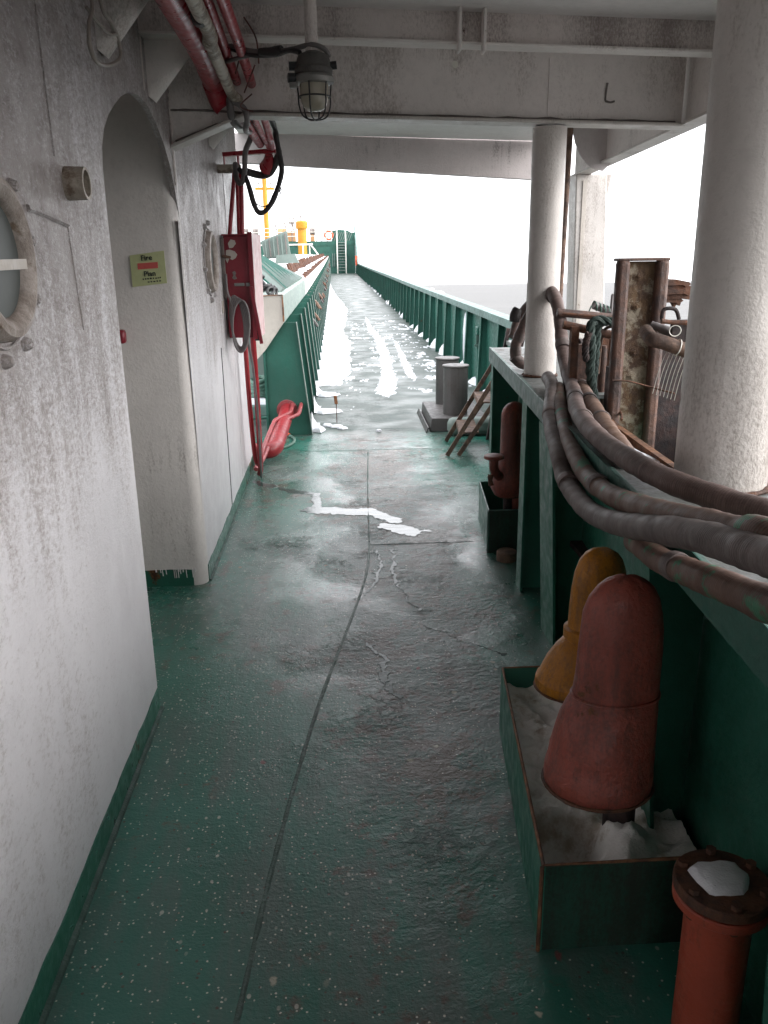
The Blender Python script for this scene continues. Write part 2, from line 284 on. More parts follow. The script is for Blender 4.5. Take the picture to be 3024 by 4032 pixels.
# ------------------------------------------------------------------ mesh helpers
class B:
    def __init__(s): s.b = bmesh.new(); s.uv = s.b.loops.layers.uv.new('UVMap')
    def face(s, vs):
        try: return s.b.faces.new(vs)
        except ValueError: return None
    def box(s, lo, hi):
        v = [s.b.verts.new((x, y, z)) for x in (lo[0], hi[0]) for y in (lo[1], hi[1]) for z in (lo[2], hi[2])]
        for q in ((0, 1, 3, 2), (4, 6, 7, 5), (0, 4, 5, 1), (2, 3, 7, 6), (0, 2, 6, 4), (1, 5, 7, 3)): s.face([v[i] for i in q])
        return s
    def hexa(s, a, b):
        """two quads (4 pts each) joined"""
        va = [s.b.verts.new(p) for p in a]; vb = [s.b.verts.new(p) for p in b]
        n = len(va); s.face(va[::-1]); s.face(vb)
        for i in range(n): s.face([va[i], va[(i + 1) % n], vb[(i + 1) % n], vb[i]])
        return s
    def prism(s, poly, axis, a, b):
        """2-D polygon swept along axis x/y/z from a to b"""
        def P(p, t): return {'x': (t, p[0], p[1]), 'y': (p[0], t, p[1]), 'z': (p[0], p[1], t)}[axis]
        return s.hexa([P(p, a) for p in poly], [P(p, b) for p in poly])
    def rings(s, rs, cap0=True, cap1=True, closed=True, vlen=None):
        V = [[s.b.verts.new(p) for p in r] for r in rs]; n = len(rs[0])
        for k in range(len(V) - 1):
            for i in range(n if closed else n - 1):
                j = (i + 1) % n
                f = s.face([V[k][i], V[k][j], V[k + 1][j], V[k + 1][i]])
                if f and vlen:
                    for lp, q in zip(f.loops, ((i, k), (i + 1, k), (i + 1, k + 1), (i, k + 1))): lp[s.uv].uv = (q[0] / n, vlen[q[1]])
        if cap0: s.face(V[0][::-1])
        if cap1: s.face(V[-1])
        return s
    def tube(s, pts, r, seg=12, smooth=True, sub=6, wob=0, caps=True, close_round=False):
        pts = [Vector(p) for p in pts]
        rr = r if isinstance(r, (list, tuple)) else [r] * len(pts)
        if smooth and len(pts) > 2:
            P, Q = [], []
            for i in range(len(pts) - 1):
                p0 = pts[max(i - 1, 0)]; p1 = pts[i]; p2 = pts[i + 1]; p3 = pts[min(i + 2, len(pts) - 1)]
                for k in range(sub):
                    t = k / sub
                    P.append(.5 * ((2 * p1) + (p2 - p0) * t + (2 * p0 - 5 * p1 + 4 * p2 - p3) * t * t + (3 * p1 - p0 - 3 * p2 + p3) * t ** 3)); Q.append(rr[i] * (1 - t) + rr[i + 1] * t)
            P.append(pts[-1]); Q.append(rr[-1]); pts, rr = P, Q
        n = len(pts); T = []
        for i in range(n):
            a = pts[min(i + 1, n - 1)] - pts[max(i - 1, 0)]; T.append(a.normalized() if a.length > 1e-9 else Vector((0, 0, 1)))
        nr = T[0].orthogonal().normalized(); out = []; vl = [0]
        for i in range(n):
            nr = (nr - T[i] * nr.dot(T[i])); nr = nr.normalized() if nr.length > 1e-6 else T[i].orthogonal().normalized()
            bn = T[i].cross(nr); ri = rr[i]
            if wob: ri *= 1 + wob * (mnoise.noise(pts[i] * 23) + .6 * mnoise.noise(pts[i] * 61))
            out.append([pts[i] + (nr * math.cos(6.28318 * k / seg) + bn * math.sin(6.28318 * k / seg)) * ri for k in range(seg)])
            if i: vl.append(vl[-1] + (pts[i] - pts[i - 1]).length)
        return s.rings(out, caps, caps, True, vl)
    def rod(s, a, b, r, seg=10): return s.tube([a, b], r, seg, False)
    def lathe(s, c, prof, seg=24, axis='z'):
        """prof: list of (radius, height)"""
        rs = []
        for r, h in prof:
            ring = []
            for k in range(seg):
                a = 6.28318530718 * k / seg; u, v = r * math.cos(a), r * math.sin(a)
                ring.append({'z': (c[0] + u, c[1] + v, c[2] + h), 'x': (c[0] + h, c[1] + u, c[2] + v), 'y': (c[0] + v, c[1] + h, c[2] + u)}[axis])
            rs.append(ring)
        return s.rings(rs)
    def bar(s, a, b, wdt, thk, up=(0, 0, 1)):
        """flat bar from a to b: width along up, thickness across"""
        a, b = Vector(a), Vector(b); t = (b - a).normalized(); u = Vector(up); u = (u - t * u.dot(t)).normalized(); n = t.cross(u)
        f = lambda p: [p + u * (wdt / 2) * i + n * (thk / 2) * j for i, j in ((-1, -1), (1, -1), (1, 1), (-1, 1))]
        return s.hexa(f(a), f(b))
    def sheet(s, xs, ys, zf, keep=None):
        V = {}
        for i, x in enumerate(xs):
            for j, y in enumerate(ys): V[i, j] = (x, y, zf(x, y))
        used = {}
        def g(k):
            if k not in used: used[k] = s.b.verts.new(V[k])
            return used[k]
        for i in range(len(xs) - 1):
            for j in range(len(ys) - 1):
                if keep and not keep((xs[i] + xs[i + 1]) / 2, (ys[j] + ys[j + 1]) / 2): continue
                s.face([g((i, j)), g((i + 1, j)), g((i + 1, j + 1)), g((i, j + 1))])
        return s
    def blob(s, poly, z0, h, inset=.03, jit=.02, step=.06, normal='z'):
        """melting snow lying flat: ragged outline, thin rounded edge"""
        P = []
        n = len(poly)
        for i in range(n):
            a = Vector(poly[i]).to_2d() if len(poly[i]) > 2 else Vector(poly[i]); b = Vector(poly[(i + 1) % n])
            k = max(1, int((b - a).length / step))
            for q in range(k): P.append(a + (b - a) * q / k)
        c = sum(P, Vector((0, 0))) / len(P)
        P = [p + Vector((mnoise.noise(Vector((p.x * 6, p.y * 6, 1.3))), mnoise.noise(Vector((p.x * 6, p.y * 6, 8.1))))) * jit * 1.6 + Vector((random.uniform(-1, 1), random.uniform(-1, 1))) * jit * .35 for p in P]
        area = sum(P[i - 1].cross(P[i]) for i in range(len(P)))
        if area < 0: P.reverse()
        N = []
        for i in range(len(P)):
            t = (P[(i + 1) % len(P)] - P[i - 1]); N.append(Vector((-t.y, t.x)).normalized() if t.length > 1e-9 else Vector((0, 0)))
        o = [s.b.verts.new((p.x, p.y, z0)) for p in P]
        mid = [s.b.verts.new((p.x + q.x * inset * .4, p.y + q.y * inset * .4, z0 + h * .7)) for p, q in zip(P, N)]
        top = [s.b.verts.new((p.x + q.x * inset, p.y + q.y * inset, z0 + h)) for p, q in zip(P, N)]
        for A, Bq in ((o, mid), (mid, top)):
            for i in range(len(A)):
                j = (i + 1) % len(A); s.face([A[i], A[j], Bq[j], Bq[i]])
        f = s.face(top)
        if f: bmesh.ops.triangulate(s.b, faces=[f])
        return s

ORG = {}
def obj(name, b, mat, parent=None, label=None, kind=None, bevel=0, smooth=35):
    me = D.meshes.new(name); bm = b.b
    bmesh.ops.recalc_face_normals(bm, faces=bm.faces)
    org = ORG.get(parent.name, Vector()) if parent else Vector()
    if org.length: bmesh.ops.translate(bm, vec=-org, verts=bm.verts)
    if smooth:
        for f in bm.faces: f.smooth = True
        for e in bm.edges:
            if len(e.link_faces) == 2 and e.calc_face_angle(0) > R(smooth): e.smooth = False
    bm.to_mesh(me); bm.free()
    o = D.objects.new(name, me); C.objects.link(o); me.materials.append(M[mat] if isinstance(mat, str) else mat)
    if parent: o.parent = parent; ORG[o.name] = org
    if label: o['label'] = label
    if kind: o['kind'] = kind
    if bevel:
        md = o.modifiers.new('bevel', 'BEVEL'); md.width = bevel; md.segments = 2; md.limit_method = 'ANGLE'; md.angle_limit = R(40)
    return o
def tag(o, label, cat, group=None, kind=None):
    o['label'] = label; o['category'] = cat
    if group: o['group'] = group
    if kind: o['kind'] = kind
    return o
def thing(name, label, cat, loc, group=None):
    o = D.objects.new(name, None); C.objects.link(o); o.location = loc; o.empty_display_size = .1
    ORG[o.name] = Vector(loc); return tag(o, label, cat, group)
def struct(name, b, mat, **k):
    o = obj(name, b, mat, **k); o['kind'] = 'structure'; return o
def copy_part(o, parent, loc):
    c = o.copy(); C.objects.link(c); c.parent = parent; c.location = loc; return c
def lin(pts, t):
    for (a, va), (b, vb) in zip(pts, pts[1:]):
        if t <= b: return va + (vb - va) * (t - a) / (b - a)
    return pts[-1][1]

# ------------------------------------------------------------------ sea, deck
b = B(); n = 96; RAD = [6, 20, 60, 150, 400, 1000, 3000, 9000, 30000, 60000]
ctr = None; prev = None
def seap(x, y): return (x, y, -5.2 - y * math.tan(TRIM) - x * .002)
rings_ = [[seap(1 + r * math.cos(6.28318 * k / n), r * math.sin(6.28318 * k / n)) for k in range(n)] for r in RAD]
b.rings(rings_, True, False); struct('sea', b, 'sea')

FOOT = [(-4, 1.50), (5, 1.555), (9.9, 1.605), (12.65, 1.63), (20.1, 1.69), (25.75, 1.76), (34, 1.82), (60, 1.96), (74, 2.02), (80, 2.00), (84, 1.95)]
def footx(y): return lin(FOOT, y)
def deckz(x, y): return 0.0 if y < 22 else .14 * ((y - 22) / 58) ** 2
b = B(); ys = [-4, 0, 3, 6.57, 10, 15, 22, 30, 40, 50, 60, 70, 80]
for y0, y1 in zip(ys, ys[1:]):
    v = [b.b.verts.new(p) for p in ((-4, y0, deckz(0, y0)), (footx(y0) + .12, y0, deckz(0, y0)), (footx(y1) + .12, y1, deckz(0, y1)), (-4, y1, deckz(0, y1)))]
    b.face(v)
bmesh.ops.remove_doubles(b.b, verts=b.b.verts, dist=1e-4)
deck = struct('deck', b, 'deck', smooth=0)
M['seam_near'] = paint('seam_worn', (.062, .110, .092), .5, .25, rust=.20, bump=(90, .8))
def seam(pts, r=.006, mat='seam'):
    b = B(); P = [Vector((p[0], p[1], -r * .62)) for p in pts]; b.tube(P, r, 10, len(P) > 2, 14, wob=.5 if mat == 'seam' else .16); obj('weld_seam', b, mat, deck)
seam([(.150, 4.3), (.185, 5.4), (.235, 6.57)]); seam([(.150, 4.28), (.10, 3.7), (-.097, 2.586), (-.196, 1.852), (-.247, 1.323), (-.30, .8)], .0085, 'seam_near')
seam([(-.64, 6.575), (1.55, 6.575)]); seam([(.155, 4.25), (.72, 4.25)], .004); seam([(-.22, 7.45), (.8, 7.42)], .004)
for yy in (16, 23, 31): seam([(-.2, yy), (1.6, yy)], .006)

# ------------------------------------------------------------------ deckhouse: wall with arched alcove
WX = -.655
def zc(x): return 2.345 - .030 * x
house = thing('deckhouse_wall', 'grime streaked white steel deckhouse wall with arched alcove and green skirting', 'wall', (WX, 3, 0))
ARCH = [(2.597, 0), (2.597, 1.66), (2.602, 1.76), (2.618, 1.815), (2.66, 1.868), (2.73, 1.915), (2.82, 1.958), (2.92, 1.998), (3.035, 2.030), (3.175, 2.046), (3.318, 2.038), (3.461, 1.997), (3.59, 1.935), (3.68, 1.865), (3.735, 1.795), (3.775, 1.73), (3.80, 1.66), (3.80, 0)]
b = B(); T0, T1 = WX, WX - .022
AR = ARCH[1:-1]
cols = [((-4, 0), (-4, 2.37)), ((2.597, 0), (2.597, 2.37))]
def quad(p, q, r_, t_):
    b.face([b.b.verts.new((T0, *v)) for v in (p, q, r_, t_)]); b.face([b.b.verts.new((T1, *v)) for v in (t_, r_, q, p)])
quad((-4, 0), (2.597, 0), (2.597, AR[0][1]), (-4, AR[0][1])); quad((-4, AR[0][1]), AR[0], (2.597, 2.37), (-4, 2.37))
for p, q in zip(AR, AR[1:]):
    if q[0] - p[0] < 1e-4: q = (p[0] + 1e-4, q[1])
    quad(p, q, (q[0], 2.37), (p[0], 2.37))
quad((3.80, 0), (6.25, 0), (6.25, AR[-1][1]), (3.752, AR[-1][1])); quad(AR[-1], (6.25, AR[-1][1]), (6.25, 2.37), (3.80, 2.37))
for p, q in zip(ARCH, ARCH[1:]): b.face([b.b.verts.new(v) for v in ((T0, *p), (T0, *q), (T1, *q), (T1, *p))])
b.face([b.b.verts.new(v) for v in ((T0, 6.25, 0), (T1, 6.25, 0), (T1, 6.25, 2.37), (T0, 6.25, 2.37))])
bmesh.ops.remove_doubles(b.b, verts=b.b.verts, dist=2e-5)
obj('wall_plate', b, 'wall', house, smooth=0)
# alcove: far side panel with rounded corner, back, soffit
b = B(); prof = [(-2.4, 3.745)]
for k in range(7):
    a = k / 6 * math.pi / 2; prof.append((WX - .0552 + .055 * math.sin(a), 3.745 + .055 - .055 * math.cos(a)))
prof.append((WX + .0008, 3.812))
for i in range(len(prof) - 1):
    (x0, y0), (x1, y1) = prof[i], prof[i + 1]
    v = [b.b.verts.new(p) for p in ((x0, y0, 0), (x1, y1, 0), (x1, y1, 2.33), (x0, y0, 2.33))]; b.face(v)
bmesh.ops.remove_doubles(b.b, verts=b.b.verts, dist=1e-5)
obj('alcove_panel', b, 'panel', house)
obj('alcove_side', B().box((-2.4, 2.55, 0), (T1 - .002, 2.59, 2.33)), 'panel', house)
obj('alcove_back', B().box((-2.44, 2.5, 0), (-2.4, 3.9, 2.4)), 'panel', house)
obj('alcove_ceiling', B().box((-2.4, 2.59, 2.33), (T1 - .002, 3.80, 2.36)), 'panel', house)
# green skirting with a hand-cut paint line
def skirting(pts, fixed, axis, hgt, thick):
    b = B(); lo, hi = [], []
    n = max(2, int(abs(pts[1] - pts[0]) / .035))
    for i in range(n + 1):
        t = pts[0] + (pts[1] - pts[0]) * i / n; h = hgt + .008 * mnoise.noise(Vector((t * 7, fixed, 0))) + random.uniform(-.002, .002)
        lo.append((t, 0)); hi.append((t, h))
    for i in range(n):
        q = [lo[i], lo[i + 1], hi[i + 1], hi[i]]
        if axis == 'y': A = [(fixed, *p) for p in q]; Bq = [(fixed + thick, *p) for p in q]
        else: A = [(p[0], fixed, p[1]) for p in q]; Bq = [(p[0], fixed - thick, p[1]) for p in q]
        b.hexa(A, Bq)
    bmesh.ops.remove_doubles(b.b, verts=b.b.verts, dist=1e-5)
    obj('skirting', b, 'base_green', house, smooth=0)
skirting((-2, 2.592), WX, 'y', .085, .004); skirting((3.80, 6.24), WX, 'y', .082, .004); skirting((-2.2, WX - .062), 3.745, 'x', .083, .004)
b = B()
for k in range(17):
    x = random.uniform(-.90, -.68); l = random.choice((.008, .012, .02, .028, .04)); b.rod((x, 3.7395, .09), (x + .002, 3.7395, .083 - l), .0022, 5)
obj('paint_drip', b, 'drip', house)
obj('fillet_weld', B().tube([(WX + .006, -2, 0), (WX + .006, 1, 0), (WX + .006, 2.6, 0)], .011, 6, True, 30, wob=.25), 'seam', house)
obj('fillet_weld', B().tube([(WX + .006, 3.80, 0), (WX + .006, 5, 0), (WX + .006, 6.2, 0)], .009, 6, True, 30, wob=.25), 'seam', house)
# welds and studs on the wall
def bead(pts, r=.006, mat='wall', seg=6): obj('weld_bead', B().tube(pts, r, seg, True, 14, wob=.55), mat, house)
bead([(WX, 1.925, 1.612), (WX, 2.06, 1.602), (WX, 2.20, 1.588)], .007)
bead([(WX, 2.20, 1.585), (WX, 2.215, 1.45), (WX, 2.23, 1.33)], .003)
bead([(WX, 2.16, 2.34), (WX, 2.155, 2.0), (WX, 2.16, 1.74)], .0035)
bead([(WX, 3.757, 1.80), (WX, 3.762, 2.1), (WX, 3.762, 2.3)], .007, 'over_dirty'); bead([(WX, 3.29, 2.08), (WX, 3.29, 2.34)], .006, 'over_dirty')
bead([(WX, 5.42, 2.0), (WX, 5.42, 1.0), (WX, 5.42, .1)], .003)
obj('joint_groove', B().box((WX, 4.80, .09), (WX + .003, 4.815, 1.02)), 'black', house)
# stub pipe through the wall
b = B(); A = Vector((WX - .01, 2.24, 1.686)); E_ = Vector((WX + .050, 2.235, 1.685))
out = []
for p, r in ((A, .048), (A + (E_ - A) * .12, .040), (E_, .0385), (E_, .031), (A + (E_ - A) * .3, .031)):
    out.append([p + Vector((0, math.cos(6.28318 * k / 28), math.sin(6.28318 * k / 28))) * r * (1 + .02 * mnoise.noise(Vector((k * .7, r * 9, 0)))) for k in range(28)])
b.rings(out, False, True); obj('drain_stub', b, 'stubpaint', house)
# portholes
def porthole(y, z, r, deep):
    ring = B(); prof = [(r * 1.06, 0), (r * 1.05, .012), (r * .99, .030), (r * .90, .034), (r * .80, .026), (r * .74, .010), (r * .74, -.02)]
    ring.rings([[(WX + h, y + q * math.cos(6.28318 * k / 56), z + q * math.sin(6.28318 * k / 56)) for k in range(56)] for q, h in prof], False, False)
    w_ = obj('porthole', ring, 'ring', house)
    obj('pane', B().lathe((WX + .004, y, z), [(r * .75, 0), (r * .75, .004)], 40, 'x'), 'pglass', w_)
    rr = B(); rr.tube([(WX + .004, y + r * 1.13 * math.cos(6.28318 * k / 40), z + r * 1.13 * math.sin(6.28318 * k / 40)) for k in range(41)], .005, 6, False, wob=.5); obj('weld_ring', rr, 'wall', w_)
    for k in range(10):
        a = 6.28318 * (k + .3) / 10; st = B(); cy, cz = y + r * 1.30 * math.cos(a), z + r * 1.30 * math.sin(a)
        st.lathe((WX, cy, cz), [(.016, 0), (.014, .009), (.009, .018), (.002, .021)], 8, 'x'); obj('stud', st, 'wall', w_)
    return w_
pw = porthole(1.705, 1.507, .150, 1)
obj('latch_bar', B().bar((WX + .018, 1.58, 1.495), (WX + .018, 1.82, 1.497), .02, .008), 'beige', pw)
porthole(4.57, 1.49, .150, 1)
# knees from wall to deck above: folded plates with a rounded lower edge
def knee(y, z0, run, top):
    b = B(); pr = []
    for k in range(9):
        a = math.pi * k / 8; pr.append((-math.cos(a) * .042, -math.sin(a) * .042))
    p0 = Vector((WX, y, z0)); p1 = Vector((WX + run, y, top)); t = (p1 - p0).normalized(); nrm = Vector((t.z, 0, -t.x))
    rs = [[p + Vector((0, u, 0)) + nrm * (-v) for u, v in pr] + [p + Vector((0, .042, 0)) - nrm * .10, p + Vector((0, -.042, 0)) - nrm * .10] for p in (p0 - t * .02, p1 + t * .05)]
    b.rings(rs); b.prism([(WX, z0 + .01), (WX + run, top), (WX, top)], 'y', y - .04, y + .04); obj('knee', b, 'over', house)
knee(2.72, 2.105, .22, 2.36); knee(3.40, 2.10, .23, 2.36); knee(4.95, 2.12, .22, 2.36)
# small fittings
obj('name_plate', B().box((WX, 4.97, 1.20), (WX + .004, 5.03, 1.27)), 'beige', house)
b = B().box((-.99, 3.70, 1.155), (-.915, 3.744, 1.215)); lampr = obj('alarm_lamp', b, 'cabinet_red', None, bevel=.012)
tag(lampr, 'small red alarm lamp half hidden behind the near wall edge', 'lamp')

# fire plan sign on the alcove panel
fp = thing('fire_plan_sign', 'faded yellow Fire Plan sign with red bar on the alcove panel', 'sign', (-.80, 3.745, 1.47))
Y = 3.742
obj('plate', B().hexa([(-.868, Y, 1.522), (-.722, Y, 1.540), (-.720, Y, 1.406), (-.868, Y, 1.392)], [(-.868, Y - .004, 1.522), (-.722, Y - .004, 1.540), (-.720, Y - .004, 1.406), (-.868, Y - .004, 1.392)]), 'sign', fp)
obj('red_bar', B().hexa([(-.838, Y - .0045, 1.489), (-.752, Y - .0045, 1.494), (-.752, Y - .0045, 1.469), (-.838, Y - .0045, 1.464)], [(-.838, Y - .0065, 1.489), (-.752, Y - .0065, 1.494), (-.752, Y - .0065, 1.469), (-.838, Y - .0065, 1.464)]), 'sign_red', fp)
def text(body, x, z, size, name, par, mat='text', rot=0, y=Y - .006, yaw=0):
    cu = D.curves.new('t', 'FONT'); cu.body = body; cu.size = size; cu.extrude = .0006; cu.align_x = 'CENTER'; cu.offset = size * .018
    t = D.objects.new('t', cu); C.objects.link(t); bpy.context.view_layer.update()
    me = D.meshes.new_from_object(t.evaluated_get(bpy.context.evaluated_depsgraph_get())); D.objects.remove(t); D.curves.remove(cu)
    bm = B(); bm.b.from_mesh(me); D.meshes.remove(me)
    bm.b.transform(Matrix.Translation((x, y, z)) @ Matrix.Rotation(rot, 4, 'Y') @ Matrix.Rotation(math.pi / 2, 4, 'X'))
    return obj(name, bm, mat, par, smooth=0)
text('Fire', -.797, 1.5015, .031, 'lettering', fp, rot=R(-4)); text('Plan', -.789, 1.4365, .031, 'lettering', fp, rot=R(-4))
b = B()
for r_, z in ((0, 1.423), (1, 1.410)):
    x = -.822 + .02 * r_
    while x < -.745:
        l = random.uniform(.004, .009); b.box((x, Y - .006, z + .08 * (x + .8)), (x + l, Y - .0045, z + .08 * (x + .8) + random.uniform(.004, .007))); x += l + random.uniform(.002, .005)
obj('small_print', b, 'text', fp, smooth=0)

# ------------------------------------------------------------------ overhead deck
oh = thing('overhead_deck', 'grey painted overhead deck with transverse beams and dark welds', 'overhead deck', (.5, 3.5, 2.3))
def cross(name, y0, y1, zlo, zhi, mat, x0=WX, x1=1.62, bev=0):
    """transverse plate, edges given as (z at x0, z at x1)"""
    b = B().hexa([(x0, y0, zlo[0]), (x1, y0, zlo[1]), (x1, y0, zhi[0 + 1]), (x0, y0, zhi[0])], [(x0, y1, zlo[0]), (x1, y1, zlo[1]), (x1, y1, zhi[1]), (x0, y1, zhi[0])])
    return obj(name, b, mat, oh, bevel=bev)
cross('ceiling_plate', -4, 6.49, (zc(WX), zc(1.6)), (zc(WX) + .02, zc(1.6) + .02), 'ceil', x1=1.60)
# deep beam over the second column, with knee to the wall
zb = lambda x: 2.066 - .027 * x
ms = cross('beam_web', 3.77, 3.79, (zb(-.345), zb(1.5)), (zc(-.345), zc(1.5)), 'over', x0=-.345, x1=1.5)
obj('beam_knee', B().prism([(WX, 1.955), (-.345, zb(-.345)), (-.345, zc(-.345)), (WX, zc(WX))], 'y', 3.768, 3.792), 'over', oh)
bz = B().hexa([(-.345, 3.72, zb(-.345) - .014), (1.5, 3.72, zb(1.5) - .014), (1.5, 3.72, zb(1.5)), (-.345, 3.72, zb(-.345))], [(-.345, 3.84, zb(-.345) - .014), (1.5, 3.84, zb(1.5) - .014), (1.5, 3.84, zb(1.5)), (-.345, 3.84, zb(-.345))])
obj('beam_flange', bz, 'coam' if 0 else 'column', oh, bevel=.005)
obj('knee_flange', B().hexa([(WX, 3.72, 1.941), (-.343, 3.72, zb(-.345) - .014), (-.343, 3.72, zb(-.345)), (WX, 3.72, 1.955)], [(WX, 3.84, 1.941), (-.343, 3.84, zb(-.345) - .014), (-.343, 3.84, zb(-.345)), (WX, 3.84, 1.955)]), 'column', oh, bevel=.004)
obj('weld_bead', B().tube([(-.33 + .06 * i, 3.766, zb(-.33 + .06 * i) + .006) for i in range(31)], .007, 6, False, wob=.7), 'weld', oh)
obj('weld_bead', B().tube([(WX, 3.766, 2.09), (-.5, 3.766, 2.087), (-.35, 3.766, 2.078)], .0045, 6, True, 10, wob=.6), 'weld', oh)
obj('weld_bead', B().tube([(-.640, 3.766, 1.972), (-.5, 3.766, 2.022), (-.35, 3.766, 2.074)], .005, 6, True, 10, wob=.6), 'weld', oh)
obj('weld_bead', B().tube([(.92, 3.767, 2.06), (.92, 3.767, 2.28)], .003, 6, False), 'over', oh)
lm = B().tube([(1.168, 3.768, 2.186), (1.164, 3.768, 2.15), (1.163, 3.768, 2.118)], .0042, 6, True, 6, wob=.4); lm.tube([(1.163, 3.768, 2.117), (1.185, 3.768, 2.112), (1.203, 3.768, 2.116)], .0045, 6, True, 6, wob=.4)
obj('letter_bead', lm, 'weld', oh)
obj('hole_light_disc', B().lathe((.524, 3.764, 2.256), [(.0135, 0), (.0135, .006)], 20, 'y'), 'rail_white', oh)  # pale disc painted in for daylight showing through a hole in the web
# lighter stiffener nearer the eye, with two clips
za = lambda x: 2.247 - .030 * x
cross('stiffener_web', 3.30, 3.315, (za(WX), za(1.55)), (zc(WX), zc(1.55)), 'over_dirty', x1=1.55)
cross('stiffener_flange', 3.275, 3.36, (za(WX) - .010, za(1.55) - .010), (za(WX), za(1.55)), 'over', x1=1.55, bev=.003)
for x in (.468, .556): obj('clip', B().box((x - .005, 3.235, za(x) - .038), (x + .005, 3.30, zc(x))), 'over', oh, bevel=.002)
cross('stiffener_web', 2.30, 2.315, (za(WX), za(1.55)), (zc(WX), zc(1.55)), 'over_dirty', x1=1.55)
cross('stiffener_flange', 2.26, 2.36, (za(WX) - .010, za(1.55) - .010), (za(WX), za(1.55)), 'over', x1=1.55)
cross('stiffener_web', 5.05, 5.065, (za(WX), za(1.55)), (zc(WX), zc(1.55)), 'over', x1=1.55)
# front fascia
b = B().hexa([(-2.5, 6.47, 2.275), (1.62, 6.50, 2.028), (1.62, 6.50, 2.30), (-2.5, 6.47, 2.42)], [(-2.5, 6.53, 2.275), (1.62, 6.56, 2.028), (1.62, 6.56, 2.30), (-2.5, 6.53, 2.42)])
obj('fascia', b, 'fascia', oh, bevel=.006)
# longitudinal girder at the ship's side
b = B().hexa([(1.49, 3.2, 2.035), (1.52, 3.2, 2.035), (1.52, 3.2, 2.34), (1.49, 3.2, 2.34)], [(1.60, 5.75, 1.998), (1.63, 5.75, 1.998), (1.63, 5.75, 2.30), (1.60, 5.75, 2.30)])
b.hexa([(1.42, -4, 2.06), (1.45, -4, 2.06), (1.45, -4, 2.40), (1.42, -4, 2.40)], [(1.49, 3.2, 2.035), (1.52, 3.2, 2.035), (1.52, 3.2, 2.34), (1.49, 3.2, 2.34)])
obj('side_girder', b, 'over', oh)
b = B().hexa([(1.46, 3.2, 2.023), (1.55, 3.2, 2.023), (1.55, 3.2, 2.034), (1.46, 3.2, 2.034)], [(1.57, 5.75, 1.986), (1.66, 5.75, 1.986), (1.66, 5.75, 1.997), (1.57, 5.75, 1.997)])
b.hexa([(1.39, -4, 2.048), (1.48, -4, 2.048), (1.48, -4, 2.059), (1.39, -4, 2.059)], [(1.46, 3.2, 2.023), (1.55, 3.2, 2.023), (1.55, 3.2, 2.034), (1.46, 3.2, 2.034)])
obj('girder_flange', b, 'column', oh)
# rounded bracket beside the third column
br = [(1.36, 2.30), (1.60, 2.30), (1.60, 2.00), (1.555, 1.955)] + [(1.555 - .195 * math.sin(a) * 1.0 + 0, 1.955 + .30 * (1 - math.cos(a))) for a in (R(15), R(30), R(45), R(60), R(75))]
obj('corner_bracket', B().prism(br, 'y', 5.0, 5.012), 'fascia', oh)

tag(obj('shade_block', B().box((.60, -3.4, 0), (1.5, -2.0, 2.28)), 'green', bevel=.01), 'unseen dark green block added abaft the camera to shade the near corner', 'shade block')  # unseen block, added only to darken the near right corner
# columns
def column(x, y, r, z0, z1, lab, foot=True):
    c = thing('column', lab, 'column', (x, y, z0), 'white round columns holding up the overhead deck')
    b = B(); prof = []
    for k in range(25):
        h = (z1 - z0) * k / 24; prof.append((r * (1 + .006 * mnoise.noise(Vector((x, y, h * 5)))), h))
    b.lathe((x, y, z0), prof, 40); obj('shaft', b, 'column', c)
    if foot:
        b = B(); b.tube([(x + (r + .004) * math.cos(6.28318 * k / 40), y + (r + .004) * math.sin(6.28318 * k / 40), z0 + .004) for k in range(41)], .006, 6, False, wob=.6); obj('foot_weld', b, 'rust', c)
    return c
column(.912, 1.87, .106, .966, 2.36, 'thick white round column nearest the camera at the right edge')
column(.940, 3.80, .073, .966, 2.02, 'slim white round column with rusty foot behind the hose loop')
c3 = thing('column', 'white rectangular column with flared head at the ship side', 'column', (1.68, 5.6, .93))
obj('shaft', B().hexa([(1.585, 5.55, .93), (1.80, 5.55, .93), (1.80, 5.72, .93), (1.585, 5.72, .93)], [(1.555, 5.55, 1.99), (1.755, 5.55, 1.99), (1.755, 5.72, 1.99), (1.555, 5.72, 1.99)]), 'column', c3, bevel=.008)
obj('head', B().prism([(1.755, 1.83), (1.765, 1.83), (1.79, 1.99), (1.73, 1.99)], 'y', 5.56, 5.71), 'column', c3, bevel=.004)
obj('edge_strip', B().hexa([(1.60, 5.542, .95), (1.625, 5.542, .95), (1.625, 5.549, .95), (1.60, 5.549, .95)], [(1.60, 5.542, 1.95), (1.625, 5.542, 1.95), (1.625, 5.549, 1.95), (1.60, 5.549, 1.95)]), 'beige', c3)
rp = obj('drain_pipe', B().rod((1.225, 4.6, .95), (1.245, 4.6, 2.2), .017, 12), 'stair'); tag(rp, 'thin rust stained pipe between slim column and rectangular column', 'pipe')

